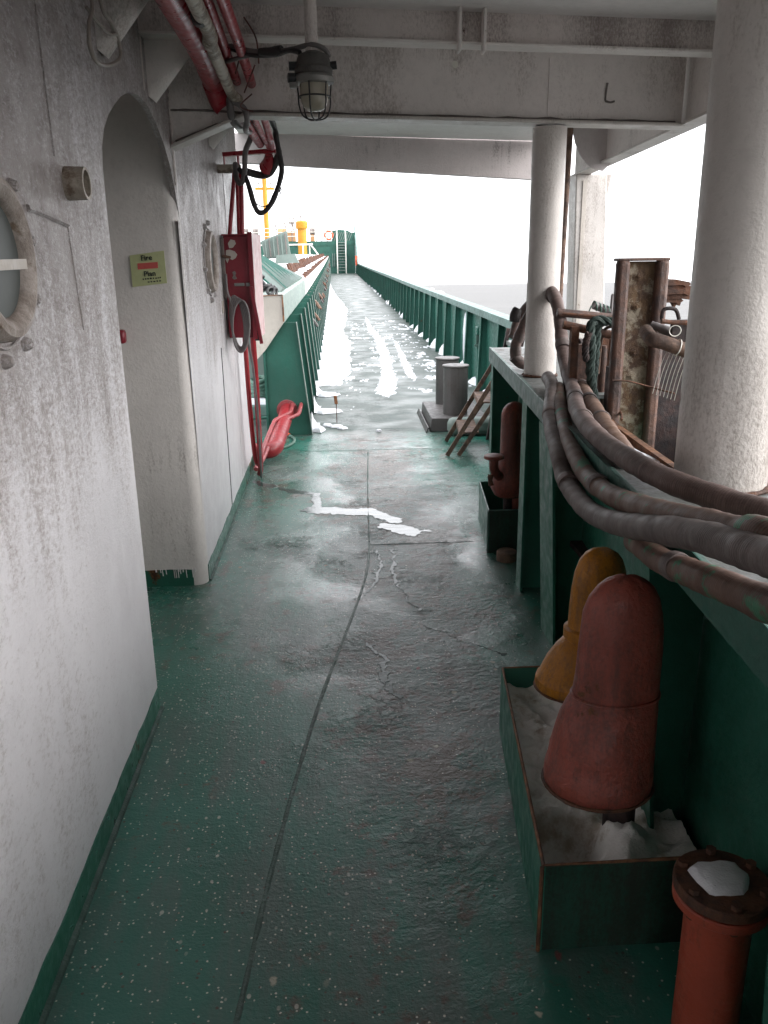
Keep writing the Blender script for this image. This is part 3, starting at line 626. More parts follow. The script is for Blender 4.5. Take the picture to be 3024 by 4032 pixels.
# ------------------------------------------------------------------ inner bulwark shelf with stays
def xe(y): return .545 + .077 * y
bw = thing('inner_bulwark', 'dark green inner bulwark with worn shelf top and plate stays', 'bulwark', (.8, 3, 0))
YE = 5.06
top = [(xe(-2), -2), (xe(1.9), 1.9), (xe(YE), YE), (1.40, YE + .03), (1.40, 3.22), (.885, 3.22), (.872, 2.55), (.848, 1.97), (1.16, 1.95), (1.16, -2)]
obj('shelf_top', B().prism(top, 'z', .950, .964), 'green_top', bw)
b = B().hexa([(xe(-2) - .002, -2, .885), (xe(YE) - .002, YE, .885), (xe(YE) - .002, YE, .968), (xe(-2) - .002, -2, .968)], [(xe(-2) + .012, -2, .885), (xe(YE) + .012, YE, .885), (xe(YE) + .012, YE, .968), (xe(-2) + .012, -2, .968)])
obj('edge_plate', b, 'green_cap', bw, bevel=.002)
b = B().hexa([(xe(-2) - .0045, -2, .883), (xe(2.7) - .0045, 2.7, .883), (xe(2.7) - .0045, 2.7, .9695), (xe(-2) - .0045, -2, .9695)], [(xe(-2) - .0022, -2, .883), (xe(2.7) - .0022, 2.7, .883), (xe(2.7) - .0022, 2.7, .9695), (xe(-2) - .0022, -2, .9695)])
obj('edge_plate', b, 'green_far', bw)
obj('end_plate', B().box((xe(YE) + .012, YE - .012, .885), (1.40, YE, .949)), 'green_cap', bw)
OFF = .17
b = B().hexa([(xe(-2) + OFF, -2, 0), (xe(YE) + OFF, YE, 0), (xe(YE) + OFF, YE, .949), (xe(-2) + OFF, -2, .949)], [(xe(-2) + OFF + .012, -2, 0), (xe(YE) + OFF + .012, YE, 0), (xe(YE) + OFF + .012, YE, .949), (xe(-2) + OFF + .012, -2, .949)])
obj('side_plate', b, 'green', bw)
def stay(y, bot_in=0.0, fl=.10, t=.010):
    x0 = xe(y); st = obj('stay', B().prism([(x0 + .012, .884), (x0 + OFF - .002, .884), (x0 + OFF - .002, 0), (x0 + .012 + bot_in, 0)], 'y', y, y + t), 'green', bw)
    obj('stay_flange', B().hexa([(x0 + .002, y - fl / 2, .884), (x0 + .012, y - fl / 2, .884), (x0 + .012, y + fl / 2, .884), (x0 + .002, y + fl / 2, .884)], [(x0 + .002 + bot_in, y - fl / 2, 0), (x0 + .012 + bot_in, y - fl / 2, 0), (x0 + .012 + bot_in, y + fl / 2, 0), (x0 + .002 + bot_in, y + fl / 2, 0)]), 'green', st)
for y_, bi, fl in ((4.90, 0, .06), (3.57, 0, .09), (3.03, .045, .20), (1.74, .075, .10), (.95, .06, .10), (.2, .0, .1)): stay(y_, bi, fl)
rim = obj('shelf_rim', B().hexa([(.872, 2.62, .95), (.892, 2.62, .95), (.892, 2.62, .985), (.872, 2.62, .985)], [(.835, 1.93, .95), (.855, 1.93, .95), (.855, 1.93, .985), (.835, 1.93, .985)]), 'rustedge', bw)

# ------------------------------------------------------------------ outer bulwark with all its stays
ob = thing('outer_bulwark', 'long green bulwark with capped rail and plate stays running to the bow', 'bulwark', (1.6, 40, 0))
YB = [-4, 2, 5, 9.9, 12.65, 16, 20.1, 25.75, 34, 47, 60, 70, 74]
def dz(y): return deckz(0, y)
bp, bc = B(), B(); R1, R2 = [], []
for y in YB:
    x = footx(y); z = dz(y)
    R1.append([(x + .10, y, z), (x + .112, y, z), (x + .112, y, z + .85), (x + .10, y, z + .85)])
    R2.append([(x + .03, y, z + .85), (x + .165, y, z + .85), (x + .165, y, z + .925), (x + .03, y, z + .925)])
def bowz(y): return dz(74) + .93 + 2.55 * max(0, (y - 74) / 7) ** 1.15
for y in (75, 76.5, 78, 79.5, 81, 83):
    x = footx(y) + (.0 if y < 80 else 0); z = dz(74); h = bowz(y)
    R1.append([(x + .10, y, z), (x + .112, y, z), (x + .112, y, h - .08), (x + .10, y, h - .08)]); R2.append([(x + .03, y, h - .08), (x + .165, y, h - .08), (x + .165, y, h), (x + .03, y, h)])
obj('plate', bp.rings(R1), 'green_far', ob, smooth=0); obj('cap', bc.rings(R2), 'green_cap', ob, smooth=20)
proto = None
def stay_far(y):
    global proto
    x = footx(y); z = dz(y)
    if proto is None:
        bb = B().prism([(x, 0), (x + .10, 0), (x + .10, .848), (x + .035, .848)], 'y', y - .005, y + .005)
        bb.hexa([(x - .004, y - .03, 0), (x + .006, y - .03, 0), (x + .006, y + .03, 0), (x - .004, y + .03, 0)], [(x + .031, y - .03, .848), (x + .041, y - .03, .848), (x + .041, y + .03, .848), (x + .031, y + .03, .848)])
        proto = obj('stay', bb, 'green_far', ob); proto['y0'] = y; proto['x0'] = x
    else:
        c = copy_part(proto, ob, (x - proto['x0'], y - proto['y0'], z))
stay_far(12.65)
k = -7
while 12.65 + 1.08 * k < 79.5:
    if k: stay_far(12.65 + 1.08 * k)
    k += 1
obj('red_box', B().box((footx(75.6) - .10, 75.4, dz(74) + .75), (footx(75.6) + .06, 75.8, dz(74) + 1.55)), 'orange', ob)

# ------------------------------------------------------------------ bollard, ladder
bo = thing('bollard', 'grey twin mooring bollard on a raised steel base beside the ladder', 'bollard', (1.06, 7.7, 0))
obj('base', B().hexa([(.817, 7.225, 0), (1.36, 7.225, 0), (1.36, 8.15, 0), (.83, 8.15, 0)], [(.830, 7.235, .122), (1.35, 7.235, .122), (1.35, 8.14, .122), (.843, 8.14, .122)]), 'bollard', bo, bevel=.008)
obj('base_lip', B().hexa([(.775, 7.2, 0), (.785, 7.2, 0), (.80, 8.2, 0), (.79, 8.2, 0)], [(.795, 7.2, .045), (.803, 7.2, .045), (.818, 8.2, .045), (.81, 8.2, .045)]), 'bollard', bo)
for (x, y, r, h) in ((1.072, 7.44, .111, .430), (1.072, 8.02, .111, .430)):
    p = obj('post', B().lathe((x, y, .122), [(r, 0), (r, h)], 36), 'bollard', bo); obj('cap', B().lathe((x, y, .122 + h), [(r * 1.07, 0), (r * 1.10, .006), (r * 1.07, .014), (r * .9, .017)], 36), 'bollard', p)
ld = thing('ladder', 'short rusty steel ladder with slanting stringers climbing over the inner bulwark', 'ladder', (1.0, 6.5, 0))
for y in (6.28, 6.81):
    dx = .058 if y > 6.5 else 0
    obj('stringer', B().bar((.845 + dx, y, .004), (1.265 + dx, y, .70), .034, .012, (1, 0, .3)), 'stair', ld)
    obj('stringer', B().bar((.935 + dx, y, .004), (1.262 + dx, y, .50), .034, .012, (1, 0, .3)), 'stair', ld)
for x, z in ((1.02, .175), (1.165, .41)):
    obj('tread', B().hexa([(x - .075, 6.285, z), (x + .075, 6.285, z), (x + .12, 6.805, z), (x - .03, 6.805, z)], [(x - .075, 6.285, z + .012), (x + .075, 6.285, z + .012), (x + .12, 6.805, z + .012), (x - .03, 6.805, z + .012)]), 'stair', ld, bevel=.002)
    obj('tread_lip', B().hexa([(x - .076, 6.286, z - .03), (x - .070, 6.286, z - .03), (x - .025, 6.804, z - .03), (x - .031, 6.804, z - .03)], [(x - .076, 6.286, z - .001), (x - .070, 6.286, z - .001), (x - .025, 6.804, z - .001), (x - .031, 6.804, z - .001)]), 'stair', ld)
# upper step frame over the outer bulwark
us = thing('boarding_step', 'dark steel boarding step against the outer bulwark behind the column', 'step', (1.35, 6.3, 0))
obj('leg', B().bar((1.27, 6.3, .0), (1.42, 6.3, .93), .03, .03), 'rust_dark', us); obj('leg', B().bar((1.27, 6.85, .0), (1.42, 6.85, .93), .03, .03), 'rust_dark', us)
obj('tread', B().box((1.40, 6.26, .80), (1.62, 6.9, .83)), 'green_top', us)

# valve post by the bulwark
vp = thing('vent_pipe', 'small green vent pipe with square valve head against the outer bulwark', 'vent pipe', (1.69, 9.75, 0))
obj('pipe', B().rod((1.685, 9.75, 0), (1.685, 9.75, .49), .035, 14), 'green_far', vp); obj('pipe', B().rod((1.772, 9.75, 0), (1.772, 9.75, .47), .018, 10), 'green_far', vp)
obj('flange', B().lathe((1.69, 9.75, .485), [(.068, 0), (.068, .022)], 20), 'seam', vp); obj('flange', B().lathe((1.765, 9.75, .455), [(.045, 0), (.045, .02)], 16), 'seam', vp)
obj('head', B().box((1.64, 9.69, .62), (1.79, 9.83, .715)), 'green_far', vp, bevel=.012)
obj('yoke', B().tube([(1.715, 9.69, .48), (1.712, 9.69, .60), (1.735, 9.69, .64), (1.765, 9.69, .60), (1.765, 9.69, .48)], .012, 8), 'green_far', vp)
obj('stem', B().rod((1.66, 9.75, .507), (1.66, 9.75, .62), .02, 10), 'seam', vp)

# ------------------------------------------------------------------ save-all trays and gooseneck air vents
def tray(label, x0, x1, y0, y1, h, slant, rustm='rustedge'):
    t = thing('save_all_tray', label, 'tray', ((x0 + x1) / 2, (y0 + y1) / 2, 0), 'green drip trays round the air vents')
    th = .008; xf = x0 + slant
    obj('side', B().hexa([(x0, y0, 0), (x0 + th, y0, 0), (xf + th, y1, 0), (xf, y1, 0)], [(x0, y0, h), (x0 + th, y0, h), (xf + th, y1, h), (xf, y1, h)]), 'green', t)
    obj('front', B().box((x0 + th, y0, 0), (x1, y0 + th, h)), 'tray_front', t); obj('back', B().box((xf + th, y1 - th, 0), (x1 + .06, y1, h)), 'green', t)
    e = B().tube([(x1, y0 + .004, h), (x0 + .004, y0 + .004, h), (xf + .004, y1 - .004, h), (x1 + .05, y1 - .004, h)], .0055, 6, False, wob=.3); obj('rim', e, rustm, t)
    obj('corner_weld', B().rod((x0, y0, 0), (x0, y0, h), .005, 6), rustm, t)
    obj('base', B().hexa([(x0 + th, y0 + th, .004), (x1, y0 + th, .004), (x1 + .06, y1 - th, .004), (xf + th, y1 - th, .004)], [(x0 + th, y0 + th, .012), (x1, y0 + th, .012), (x1 + .06, y1 - th, .012), (xf + th, y1 - th, .012)]), 'rust_dark', t)
    return t
tray('long green drip tray with old snow under the yellow and large red vents', .414, .822, 1.465, 2.374, .226, .088)
tray('small green drip tray under the slim far red vent', .768, 1.02, 4.078, 4.656, .226, .05, 'green_cap')

def gooseneck(label, mat, cx, y, ztop, r, gap, bells, zbase, rx_, ring=None, bdx=0):
    """air pipe: riser outboard, tight return bend, inboard limb widening to a float bell"""
    t = thing('air_vent', label, 'air vent', (cx + gap, y, 0), 'gooseneck air vents on the tank deck')
    zc_ = ztop - r * 1.06 - gap * .575
    path, rad = [], []
    path.append((cx + gap, y + rx_, .0)); rad.append(r * .94); path.append((cx + gap, y + rx_, zc_ - .12)); rad.append(r * .97); path.append((cx + gap, y + rx_, zc_ - .03)); rad.append(r)
    for k in range(0, 9):
        a = math.pi * k / 8; path.append((cx + gap / 2 + gap / 2 * math.cos(a), y + rx_ * (1 - k / 8), zc_ + gap / 2 * math.sin(a) * 1.15)); rad.append(r * (1 + .06 * math.sin(a)))
    path.append((cx, y, zc_ - .03)); rad.append(r)
    obj('return_bend', B().tube(path, rad, 30, True, 5), mat, t)
    prof = [(r * .9, zc_ + .004), (r * 1.004, zc_ + .002)] + [(q, z) for z, q in bells if z < zc_ - .02]
    zt = zc_; bm_ = B(); rs_ = []
    for q, z in prof:
        sx = bdx * min(1, max(0, (q - r * 1.1) / (bells[-4][1] - r * 1.1))); rs_.append([(cx + sx + q * math.cos(6.28318 * k / 40), y + q * math.sin(6.28318 * k / 40), z) for k in range(40)])
    bl = obj('float_bell', bm_.rings(rs_), mat, t)
    zb0, rb0 = bells[-1]
    obj('bell_lip', B().lathe((cx + bdx, y, zb0 - .006), [(rb0 * 1.0, 0), (rb0 * 1.025, .004), (rb0 * 1.025, .014), (rb0, .018)], 40), 'rust' if 'red' in label else mat, t)
    if ring:
        zr, rr = ring; obj('collar', B().lathe((cx, y, zr), [(rr * .9, -.018), (rr, -.014), (rr, .014), (rr * .9, .018)], 36), mat, t)
    obj('foot', B().lathe((cx, y, .0), [(rb0 * .42, .0), (rb0 * .42, zb0 + .02)], 20), 'rust_dark', t)
    return t
def hood_vent(label, mat, y, prof, ry, neck, foot):
    """cast air-pipe hood: domed return bend run straight into a flared float casing; prof rows are (z, inboard x, outboard x)"""
    t = thing('air_vent', label, 'air vent', ((prof[8][1] + prof[8][2]) / 2, y, 0), 'gooseneck air vents on the tank deck')
    def ring(z, a, c, q): return [((a + c) / 2 + (c - a) / 2 * math.cos(6.28318 * k / 44), y + q * math.sin(6.28318 * k / 44), z + .0016 * mnoise.noise(Vector((k * .5, z * 30, y)))) if 0 else (lambda dd: ((a + c) / 2 + ((c - a) / 2 + dd) * math.cos(6.28318 * k / 44), y + (q + dd) * math.sin(6.28318 * k / 44), z + dd * .5))(.0035 * mnoise.noise(Vector((2.2 * math.cos(6.28318 * k / 44), 2.2 * math.sin(6.28318 * k / 44), z * 14 + y)))) for k in range(44)]
    up = [p for p in prof if p[0] >= neck]; lo = [p for p in prof if p[0] <= neck]
    q = lambda p: ry[0] * min(1, (p[2] - p[1]) / (up[-1][2] - up[-1][1])) + (ry[1] - ry[0]) * max(0, min(1, (up[-1][1] - p[1]) / (up[-1][1] - lo[-4][1])))
    obj('return_bend', B().rings([ring(*p, q(p)) for p in up]), mat, t); obj('float_casing', B().rings([ring(*p, q(p)) for p in lo]), mat, t)
    n0 = up[-1]; w_ = [Vector(v) for v in ring(n0[0], n0[1] - .002, n0[2] + .001, q(n0) + .002)]; obj('neck_weld', B().tube(w_ + [w_[0]], .0034, 6, False, wob=.9), mat, t)
    l0 = lo[-4]; w_ = [Vector(v) for v in ring(lo[-2][0], l0[1] - .001, l0[2] + .001, q(l0) + .001)]; obj('bell_lip', B().tube(w_ + [w_[0]], .004, 6, False, wob=.6), 'rust', t)
    obj('foot', B().lathe((foot[0], y + .085, 0), [(foot[1], 0), (foot[1], lo[-1][0] + .02)], 20), 'rust_dark', t)
    return t
v1 = hood_vent('large red oxide gooseneck vent, nearest of the vents in the long tray', 'vent_red', 1.585,
    [(.8535, .588, .603), (.850, .570, .622), (.841, .549, .641), (.826, .533, .657), (.803, .519, .670), (.77, .509, .679), (.73, .5035, .684), (.68, .501, .686), (.62, .499, .687), (.578, .4965, .687), (.566, .489, .687), (.55, .481, .687), (.52, .470, .687), (.48, .460, .686), (.44, .453, .685), (.405, .449, .684), (.398, .4445, .686), (.372, .4435, .686), (.355, .446, .684), (.346, .452, .678)], (.064, .112), .578, (.655, .038))
v2 = hood_vent('yellow gooseneck vent standing behind the large red vent', 'vent_yellow', 2.10,
    [(.7285, .705, .722), (.724, .688, .740), (.712, .668, .760), (.692, .652, .774), (.66, .641, .785), (.61, .6355, .789), (.56, .634, .790), (.51, .633, .790), (.47, .632, .790), (.459, .630, .790), (.452, .617, .788), (.43, .598, .786), (.395, .577, .784), (.36, .561, .780), (.340, .554, .778), (.335, .5485, .780), (.315, .5475, .780), (.306, .550, .778), (.300, .558, .772)], (.057, .104), .459, (.70, .040))
obj('collar', B().rings([[((.711) + q_ * math.cos(6.28318 * k / 40), 2.10 + (q_ - .018) * math.sin(6.28318 * k / 40), z_) for k in range(40)] for q_, z_ in ((.079, .462), (.090, .464), (.090, .490), (.079, .494))]), 'vent_yellow', v2)
g3 = gooseneck('slim red vent with side flange behind the dark green stay', 'vent_red', .900, 4.22, .772, .048, .045,
          [(.70, .048), (.50, .050), (.47, .058), (.43, .082), (.40, .092), (.34, .098), (.31, .094), (.275, .075), (.27, .06)], 0, .02)
obj('side_flange', B().lathe((.795, 4.10, .500), [(.046, 0), (.052, .004), (.052, .016), (.046, .02)], 20), 'vent_red', g3); obj('side_stub', B().tube([(.795, 4.10, .50), (.800, 4.11, .44), (.835, 4.15, .39)], .024, 12), 'vent_red', g3)
obj('drain_cock', B().tube([(.785, 4.12, .41), (.780, 4.115, .385), (.786, 4.11, .355)], .013, 8, wob=.4), 'rust', g3)
st = obj('pipe_stub', B().lathe((.845, 3.95, 0), [(.052, 0), (.052, .045), (.046, .052)], 24), 'stair'); tag(st, 'short brown pipe socket on the deck before the small tray', 'pipe')
# flanged pipe in the near corner
fpz = thing('flanged_pipe', 'red oxide pipe with open bolted flange and a lump of snow on top', 'pipe', (.700, 1.245, 0))
obj('pipe', B().lathe((.700, 1.245, 0), [(.062, 0), (.0615, .2), (.063, .325)], 36), 'pipe_oxide', fpz)
obj('flange', B().lathe((.700, 1.245, .318), [(.085, 0), (.088, .003), (.088, .018), (.085, .021)], 40), 'pipe_oxide', fpz)
obj('flange', B().lathe((.700, 1.245, .343), [(.086, 0), (.089, .003), (.089, .020), (.086, .023)], 40), 'rust', fpz, label='rusty upper flange')
for k in range(6):
    a = 6.28318 * k / 6 + .4; x, y = .700 + .074 * math.cos(a), 1.245 + .074 * math.sin(a)
    obj('bolt', B().lathe((x, y, .312), [(.010, 0), (.010, .008), (.006, .009), (.006, .055), (.0105, .056), (.0105, .066)], 6), 'rust', fpz)
sn = B()
sn.blob([(.700 + .052 * math.cos(a) * (1 + .35 * math.sin(3 * a + 1) * .4), 1.247 + .055 * math.sin(a) * (1 + .3 * math.cos(2 * a))) for a in [6.28318 * k / 12 for k in range(12)]], .3655, .014, .012, .008, .012)
so = obj('snow', sn, 'snow'); tag(so, 'small white lump of snow on the open pipe flange', 'snow', kind='stuff')
# old snow in the long tray
b = B()
xs = [.43 + .01 * i for i in range(47)]; ys = [1.476 + .01 * i for i in range(90)]
def trz(x, y):
    xi = .422 + .095 * (y - 1.465)
    d = .135 + .035 * mnoise.noise(Vector((x * 7, y * 5, 0))) + .02 * mnoise.noise(Vector((x * 24, y * 24, 2))) + .05 * max(0, (y - 1.75)) + .012 * mnoise.noise(Vector((x * 55, y * 55, 6))) + .06 * max(0, x - .68)
    d += .055 * max(0, 1 - ((x - .66) ** 2 + (y - 1.63) ** 2) / .006)
    hole = max(0, 1 - ((x - .52) ** 2 / .010 + (y - 1.66) ** 2 / .012)); d -= .09 * hole
    return d
b.sheet(xs, ys, trz, lambda x, y: .430 + .095 * (y - 1.465) < x < .81 + .06 * (y - 1.5))
so = obj('snow', b, 'snow_shade', smooth=175); tag(so, 'grey half melted snow filling the long green tray', 'snow', kind='stuff')

# ------------------------------------------------------------------ hoses on the shelf
H2 = [(0.89, 3.45, 1.005), (0.845, 3.2, 1.0), (0.771, 2.941, 0.955), (0.723, 2.702, 0.929), (0.679, 2.45, 0.905), (0.664, 2.325, 0.872), (0.65, 2.147, 0.861), (0.635, 1.946, 0.877), (0.616, 1.703, 0.929), (0.596, 1.436, 1.005), (0.58, 1.23, 1.061), (0.569, 1.086, 1.094), (0.561, 0.991, 1.113), (0.553, 0.896, 1.132)]
H3 = [(0.87, 3.2, 1.0), (0.796, 2.864, 0.962), (0.732, 2.554, 0.941), (0.696, 2.319, 0.93), (0.679, 2.133, 0.917), (0.662, 1.909, 0.936), (0.645, 1.687, 0.974), (0.627, 1.456, 1.024), (0.615, 1.296, 1.061), (0.604, 1.159, 1.091), (0.593, 1.022, 1.121)]
H5 = [(0.638, 1.664, 0.903), (0.633, 1.595, 0.914), (0.623, 1.471, 0.927), (0.608, 1.275, 0.974), (0.599, 1.158, 1.002), (0.589, 1.03, 1.032), (0.579, 0.902, 1.062)]
H2 += [(.575, .70, 1.08), (.60, .25, 1.01), (.62, -.3, .996), (.60, -.75, .996)]
H3 += [(.63, .75, 1.05), (.67, .25, 1.0), (.70, -.3, .994), (.68, -.75, .994)]
H5 += [(.575, .72, 1.03), (.545, .3, .98), (.52, -.3, .95), (.50, -.75, .94)]
def hose(label, pts, r, mat, wob=.05, wraps=(), seg=20):
    h = thing('hose', label, 'hose', pts[len(pts) // 2], 'thick rubber hoses lying along the inner bulwark')
    pts = [tuple(c + .0035 * mnoise.noise(Vector((c * 9, i * 1.7, k * 5.1))) for k, c in enumerate(p)) for i, p in enumerate(pts)]
    body = obj('sleeve', B().tube(pts, r, seg, True, 14, wob=wob * 1.4), mat, h)
    P = [Vector(p) for p in pts]
    for wi, wl in wraps:
        i = int(wi); t = wi - i; a = P[i].lerp(P[i + 1], t); d = (P[i + 1] - P[i]).normalized()
        obj('tape_wrap', B().tube([a - d * wl, a - d * wl * .3, a + d * wl * .4, a + d * wl], [r * 1.06, r * 1.13, r * 1.12, r * 1.06], 18, True, 5, wob=.05), 'hoseB' if mat != 'hoseB' else 'hoseA', h)
    return h
hose('thickest brown hose, topmost of the bundle, rising to a loop beside the slim column',
     [(.86, 4.02, 1.12), (.90, 4.05, 1.22), (.955, 3.93, 1.315), (.965, 3.78, 1.345), (.948, 3.60, 1.31), (.950, 3.53, 1.24), (.953, 3.50, 1.17), (.948, 3.42, 1.09), (.925, 3.25, 1.025), (.875, 2.99, 1.005), (.790, 2.66, 1.010), (.735, 2.34, 1.015), (.715, 2.10, 1.015), (.715, 1.90, 1.015), (.735, 1.745, 1.015), (.765, 1.635, 1.015), (.800, 1.545, 1.015), (.832, 1.47, 1.015), (.90, 1.33, 1.01), (.95, 1.0, .998), (.92, .4, .996), (.86, -.3, .996), (.84, -.75, .996)], .0275, 'hoseA', .05, ((3.5, .02), (6.4, .018), (9.2, .022), (10.5, .012)))
hose('grey brown hose drooping lowest over the green shelf edge',
     H2, .0275, 'hoseB', .04, ((2.2, .015), (5.3, .02)))
hose('hose with green paint smears wedged between the two thick hoses',
     H3, .026, 'hoseG', .06, ((4.4, .02),))
hose('short rusty hose end lying on the shelf beside the rim',
     [(.985, 3.30, 1.0), (.925, 3.02, .995), (.872, 2.74, .993), (.815, 2.44, .993), (.772, 2.20, .995), (.742, 2.05, .995)], .029, 'hoseR', .08, ((.35, .02), (1.4, .02), (2.6, .018)))
hose('lowest hose streaked with green paint slung under the others at right',
     H5, .026, 'hoseG', .06, ((2.4, .02),))
hose('dark hose bent in an elbow left of the slim column',
     [(.99, 3.98, 1.31), (.93, 3.95, 1.255), (.882, 3.93, 1.17), (.852, 3.93, 1.09), (.856, 3.93, 1.03), (.893, 3.93, 1.002), (.96, 4.0, 1.0)], .024, 'hoseA', .05, ((.6, .025), (2.5, .02), (4.2, .03), (3.4, .02)))
hc = obj('hose_coupling', B().tube([(.845, 3.95, 1.20), (.850, 3.95, 1.235), (.862, 3.95, 1.262)], [.022, .027, .018], 12, True, 4, wob=.2), 'cable_dark'); tag(hc, 'black hose coupling knob left of the slim column', 'coupling')
so = B(); so.blob([(.800, 2.30), (.840, 2.28), (.850, 2.12), (.845, 2.05), (.815, 2.09), (.800, 2.2)], .965, .012, .012, .008, .03)
tag(obj('snow', so, 'snow'), 'strip of white snow between short hose and shelf rim', 'snow', kind='stuff')

# ------------------------------------------------------------------ outboard clutter
hb = thing('fender_post', 'tall rusty channel post with peeling yellow web and bolts', 'post', (1.02, 2.85, 0))
obj('web', B().box((.966, 2.838, .25), (1.096, 2.850, 1.476)), 'rustY', hb)
for x0, x1, x2 in ((.940, .984, .966), (1.074, 1.118, 1.096)):
    obj('flange', B().box((x0, 2.792, .25), (x1, 2.836, 1.482)), 'rustH', hb, bevel=.014)
obj('head_plate', B().box((.941, 2.796, 1.477), (1.116, 2.852, 1.487)), 'rustH', hb, bevel=.003)
for x, z in ((1.026, 1.428), (1.029, 1.327), (1.030, 1.175), (1.028, 1.09)):
    obj('bolt', B().lathe((x, 2.838, z), [(.018, 0), (.018, -.003), (.012, -.004), (.012, -.007), (.006, -.008), (.006, -.014)], 16, 'y'), 'rustY', hb)
fb = thing('fender_box', 'dark rusty steel fender housing outside the inner bulwark', 'fender', (1.2, 3.0, 0))
obj('back_plate', B().box((1.12, 3.05, -.2), (1.50, 3.07, 1.17)), 'rust_dark', fb); obj('side_plate', B().hexa([(1.30, 1.2, -.3), (1.31, 1.2, -.3), (1.52, 3.04, -.3), (1.51, 3.04, -.3)], [(1.30, 1.2, .93), (1.31, 1.2, .93), (1.52, 3.04, .93), (1.51, 3.04, .93)]), 'rust_dark', fb)
obj('floor_plate', B().box((.90, 1.96, .40), (1.50, 3.2, .42)), 'rust_dark', fb); obj('pillar_plate', B().box((.955, 2.86, .42), (1.115, 2.90, 1.12)), 'rust_dark', fb)
obj('frame', B().box((1.085, 2.48, .42), (1.125, 2.52, 1.22)), 'rust', fb); obj('frame', B().box((.905, 3.18, .42), (.935, 3.21, 1.235)), 'rust', fb); obj('frame', B().box((.955, 3.26, .42), (1.02, 3.29, 1.16)), 'rustH', fb); obj('frame', B().box((1.10, 1.62, .42), (1.13, 1.66, 1.4)), 'rust', fb); obj('frame', B().box((1.05, 1.66, .42), (1.07, 1.69, 1.34)), 'rustH', fb)
obj('frame', B().hexa([(1.03, 3.40, .42), (1.20, 3.42, .42), (1.20, 3.44, .42), (1.03, 3.42, .42)], [(1.035, 3.40, 1.185), (1.19, 3.42, 1.165), (1.19, 3.44, 1.165), (1.035, 3.42, 1.185)]), 'rust', fb); obj('frame', B().box((1.22, 3.3, .42), (1.27, 3.34, 1.24)), 'rustH', fb); obj('frame', B().bar((1.10, 3.1, 1.10), (1.48, 3.15, 1.02), .05, .03), 'rust', fb)
def pipe(label, pts, r, mat, name='pipe', wob=.02, cat='pipe', seg=14, smooth=True, group=None):
    return tag(obj(name, B().tube(pts, r, seg, smooth, 8, wob=wob), mat), label, cat, group)
pipe('reddish brown rail pipe running left of the rusty post under the rope', [(.88, 3.22, 1.242), (1.08, 3.2, 1.198), (1.25, 3.2, 1.17)], .0165, 'rust', smooth=False)
pipe('thin rusty bar above the reddish rail pipe', [(.91, 3.35, 1.275), (1.12, 3.32, 1.255)], .006, 'rust', 'bar', cat='bar', smooth=False)
pipe('flat rusty angle bar behind the reddish rail pipe', [(.93, 3.5, 1.27), (1.25, 3.5, 1.235)], .017, 'rustH', 'bar', cat='bar', smooth=False)
gp = thing('lashed_pipe', 'short grey pipe end lashed with twine left of the post', 'pipe', (1.16, 3.6, 1.28))
obj('tube', B().rod((1.115, 3.6, 1.292), (1.235, 3.62, 1.248), .018, 16), 'cable_grey', gp); obj('lashing', B().tube([(1.113 + .004 * k, 3.6 + .019 * math.cos(k * 1.3), 1.291 - .0015 * k + .019 * math.sin(k * 1.3)) for k in range(18)], .003, 5, True, 3), 'rope_far', gp); obj('lashing', B().tube([(1.105, 3.6, 1.29), (1.092, 3.6, 1.255), (1.085, 3.6, 1.235)], .003, 5), 'rope_far', gp)
pipe('thin grey bent rod standing behind the rusty post', [(1.193, 3.6, 1.20), (1.193, 3.6, 1.318), (1.20, 3.6, 1.332), (1.23, 3.6, 1.333)], .006, 'cable_grey', 'rod', cat='rod')
def rope(label, pts, r, mat, name='rope', n=3, twist=60, cat='rope'):
    b = B(); P = [Vector(p) for p in pts]; Q = []
    for i in range(len(P) - 1):
        for k in range(10): Q.append(P[i].lerp(P[i + 1], k / 10))
    Q.append(P[-1]); Q = [(Q[max(0, i - 3)] + Q[i] + Q[min(len(Q) - 1, i + 3)]) / 3 for i in range(len(Q))]
    L_ = 0; strands = [[] for _ in range(n)]
    for i, q in enumerate(Q):
        if i: L_ += (q - Q[i - 1]).length
        t = (Q[min(i + 1, len(Q) - 1)] - Q[max(i - 1, 0)]).normalized(); u = t.orthogonal().normalized(); v = t.cross(u)
        for s_ in range(n):
            a = L_ * twist + 6.28318 * s_ / n; strands[s_].append(q + (u * math.cos(a) + v * math.sin(a)) * r * .55)
    for s_ in strands: b.tube(s_, r * .58, 7, False)
    return tag(obj(name, b, mat), label, cat)
rope('dark green mooring rope thrown over the rail pipe beside the post', [(1.09, 3.17, 1.245), (1.03, 3.165, 1.258), (.985, 3.16, 1.262), (.965, 3.15, 1.235), (.972, 3.13, 1.16), (.968, 3.13, 1.08), (.985, 3.13, 1.0), (1.0, 3.12, .93)], .017, 'rope')
rope('second dark rope strand hanging behind the green rope', [(1.04, 3.18, 1.25), (1.005, 3.175, 1.245), (.998, 3.16, 1.18), (.995, 3.15, 1.08), (.988, 3.15, .98)], .014, 'rope')
rope('frayed dark rope tail wrapped on the pipe left of the post', [(.955, 3.12, 1.22), (.945, 3.12, 1.19), (.943, 3.12, 1.15), (.952, 3.12, 1.11)], .013, 'rust_dark', twist=120)
pipe('thin brown cord hanging from the rail pipe to the rim', [(1.015, 3.05, 1.2), (1.012, 3.04, 1.06), (1.00, 2.95, .99), (.985, 2.8, .97), (.955, 2.7, .965)], .0045, 'rust', 'cord', cat='cord')
pipe('thin cord knotted low on the rusty post', [(.945, 2.79, 1.085), (1.0, 2.785, 1.082), (1.08, 2.78, 1.06), (1.13, 2.7, 1.05)], .003, 'rust', 'cord', cat='cord')
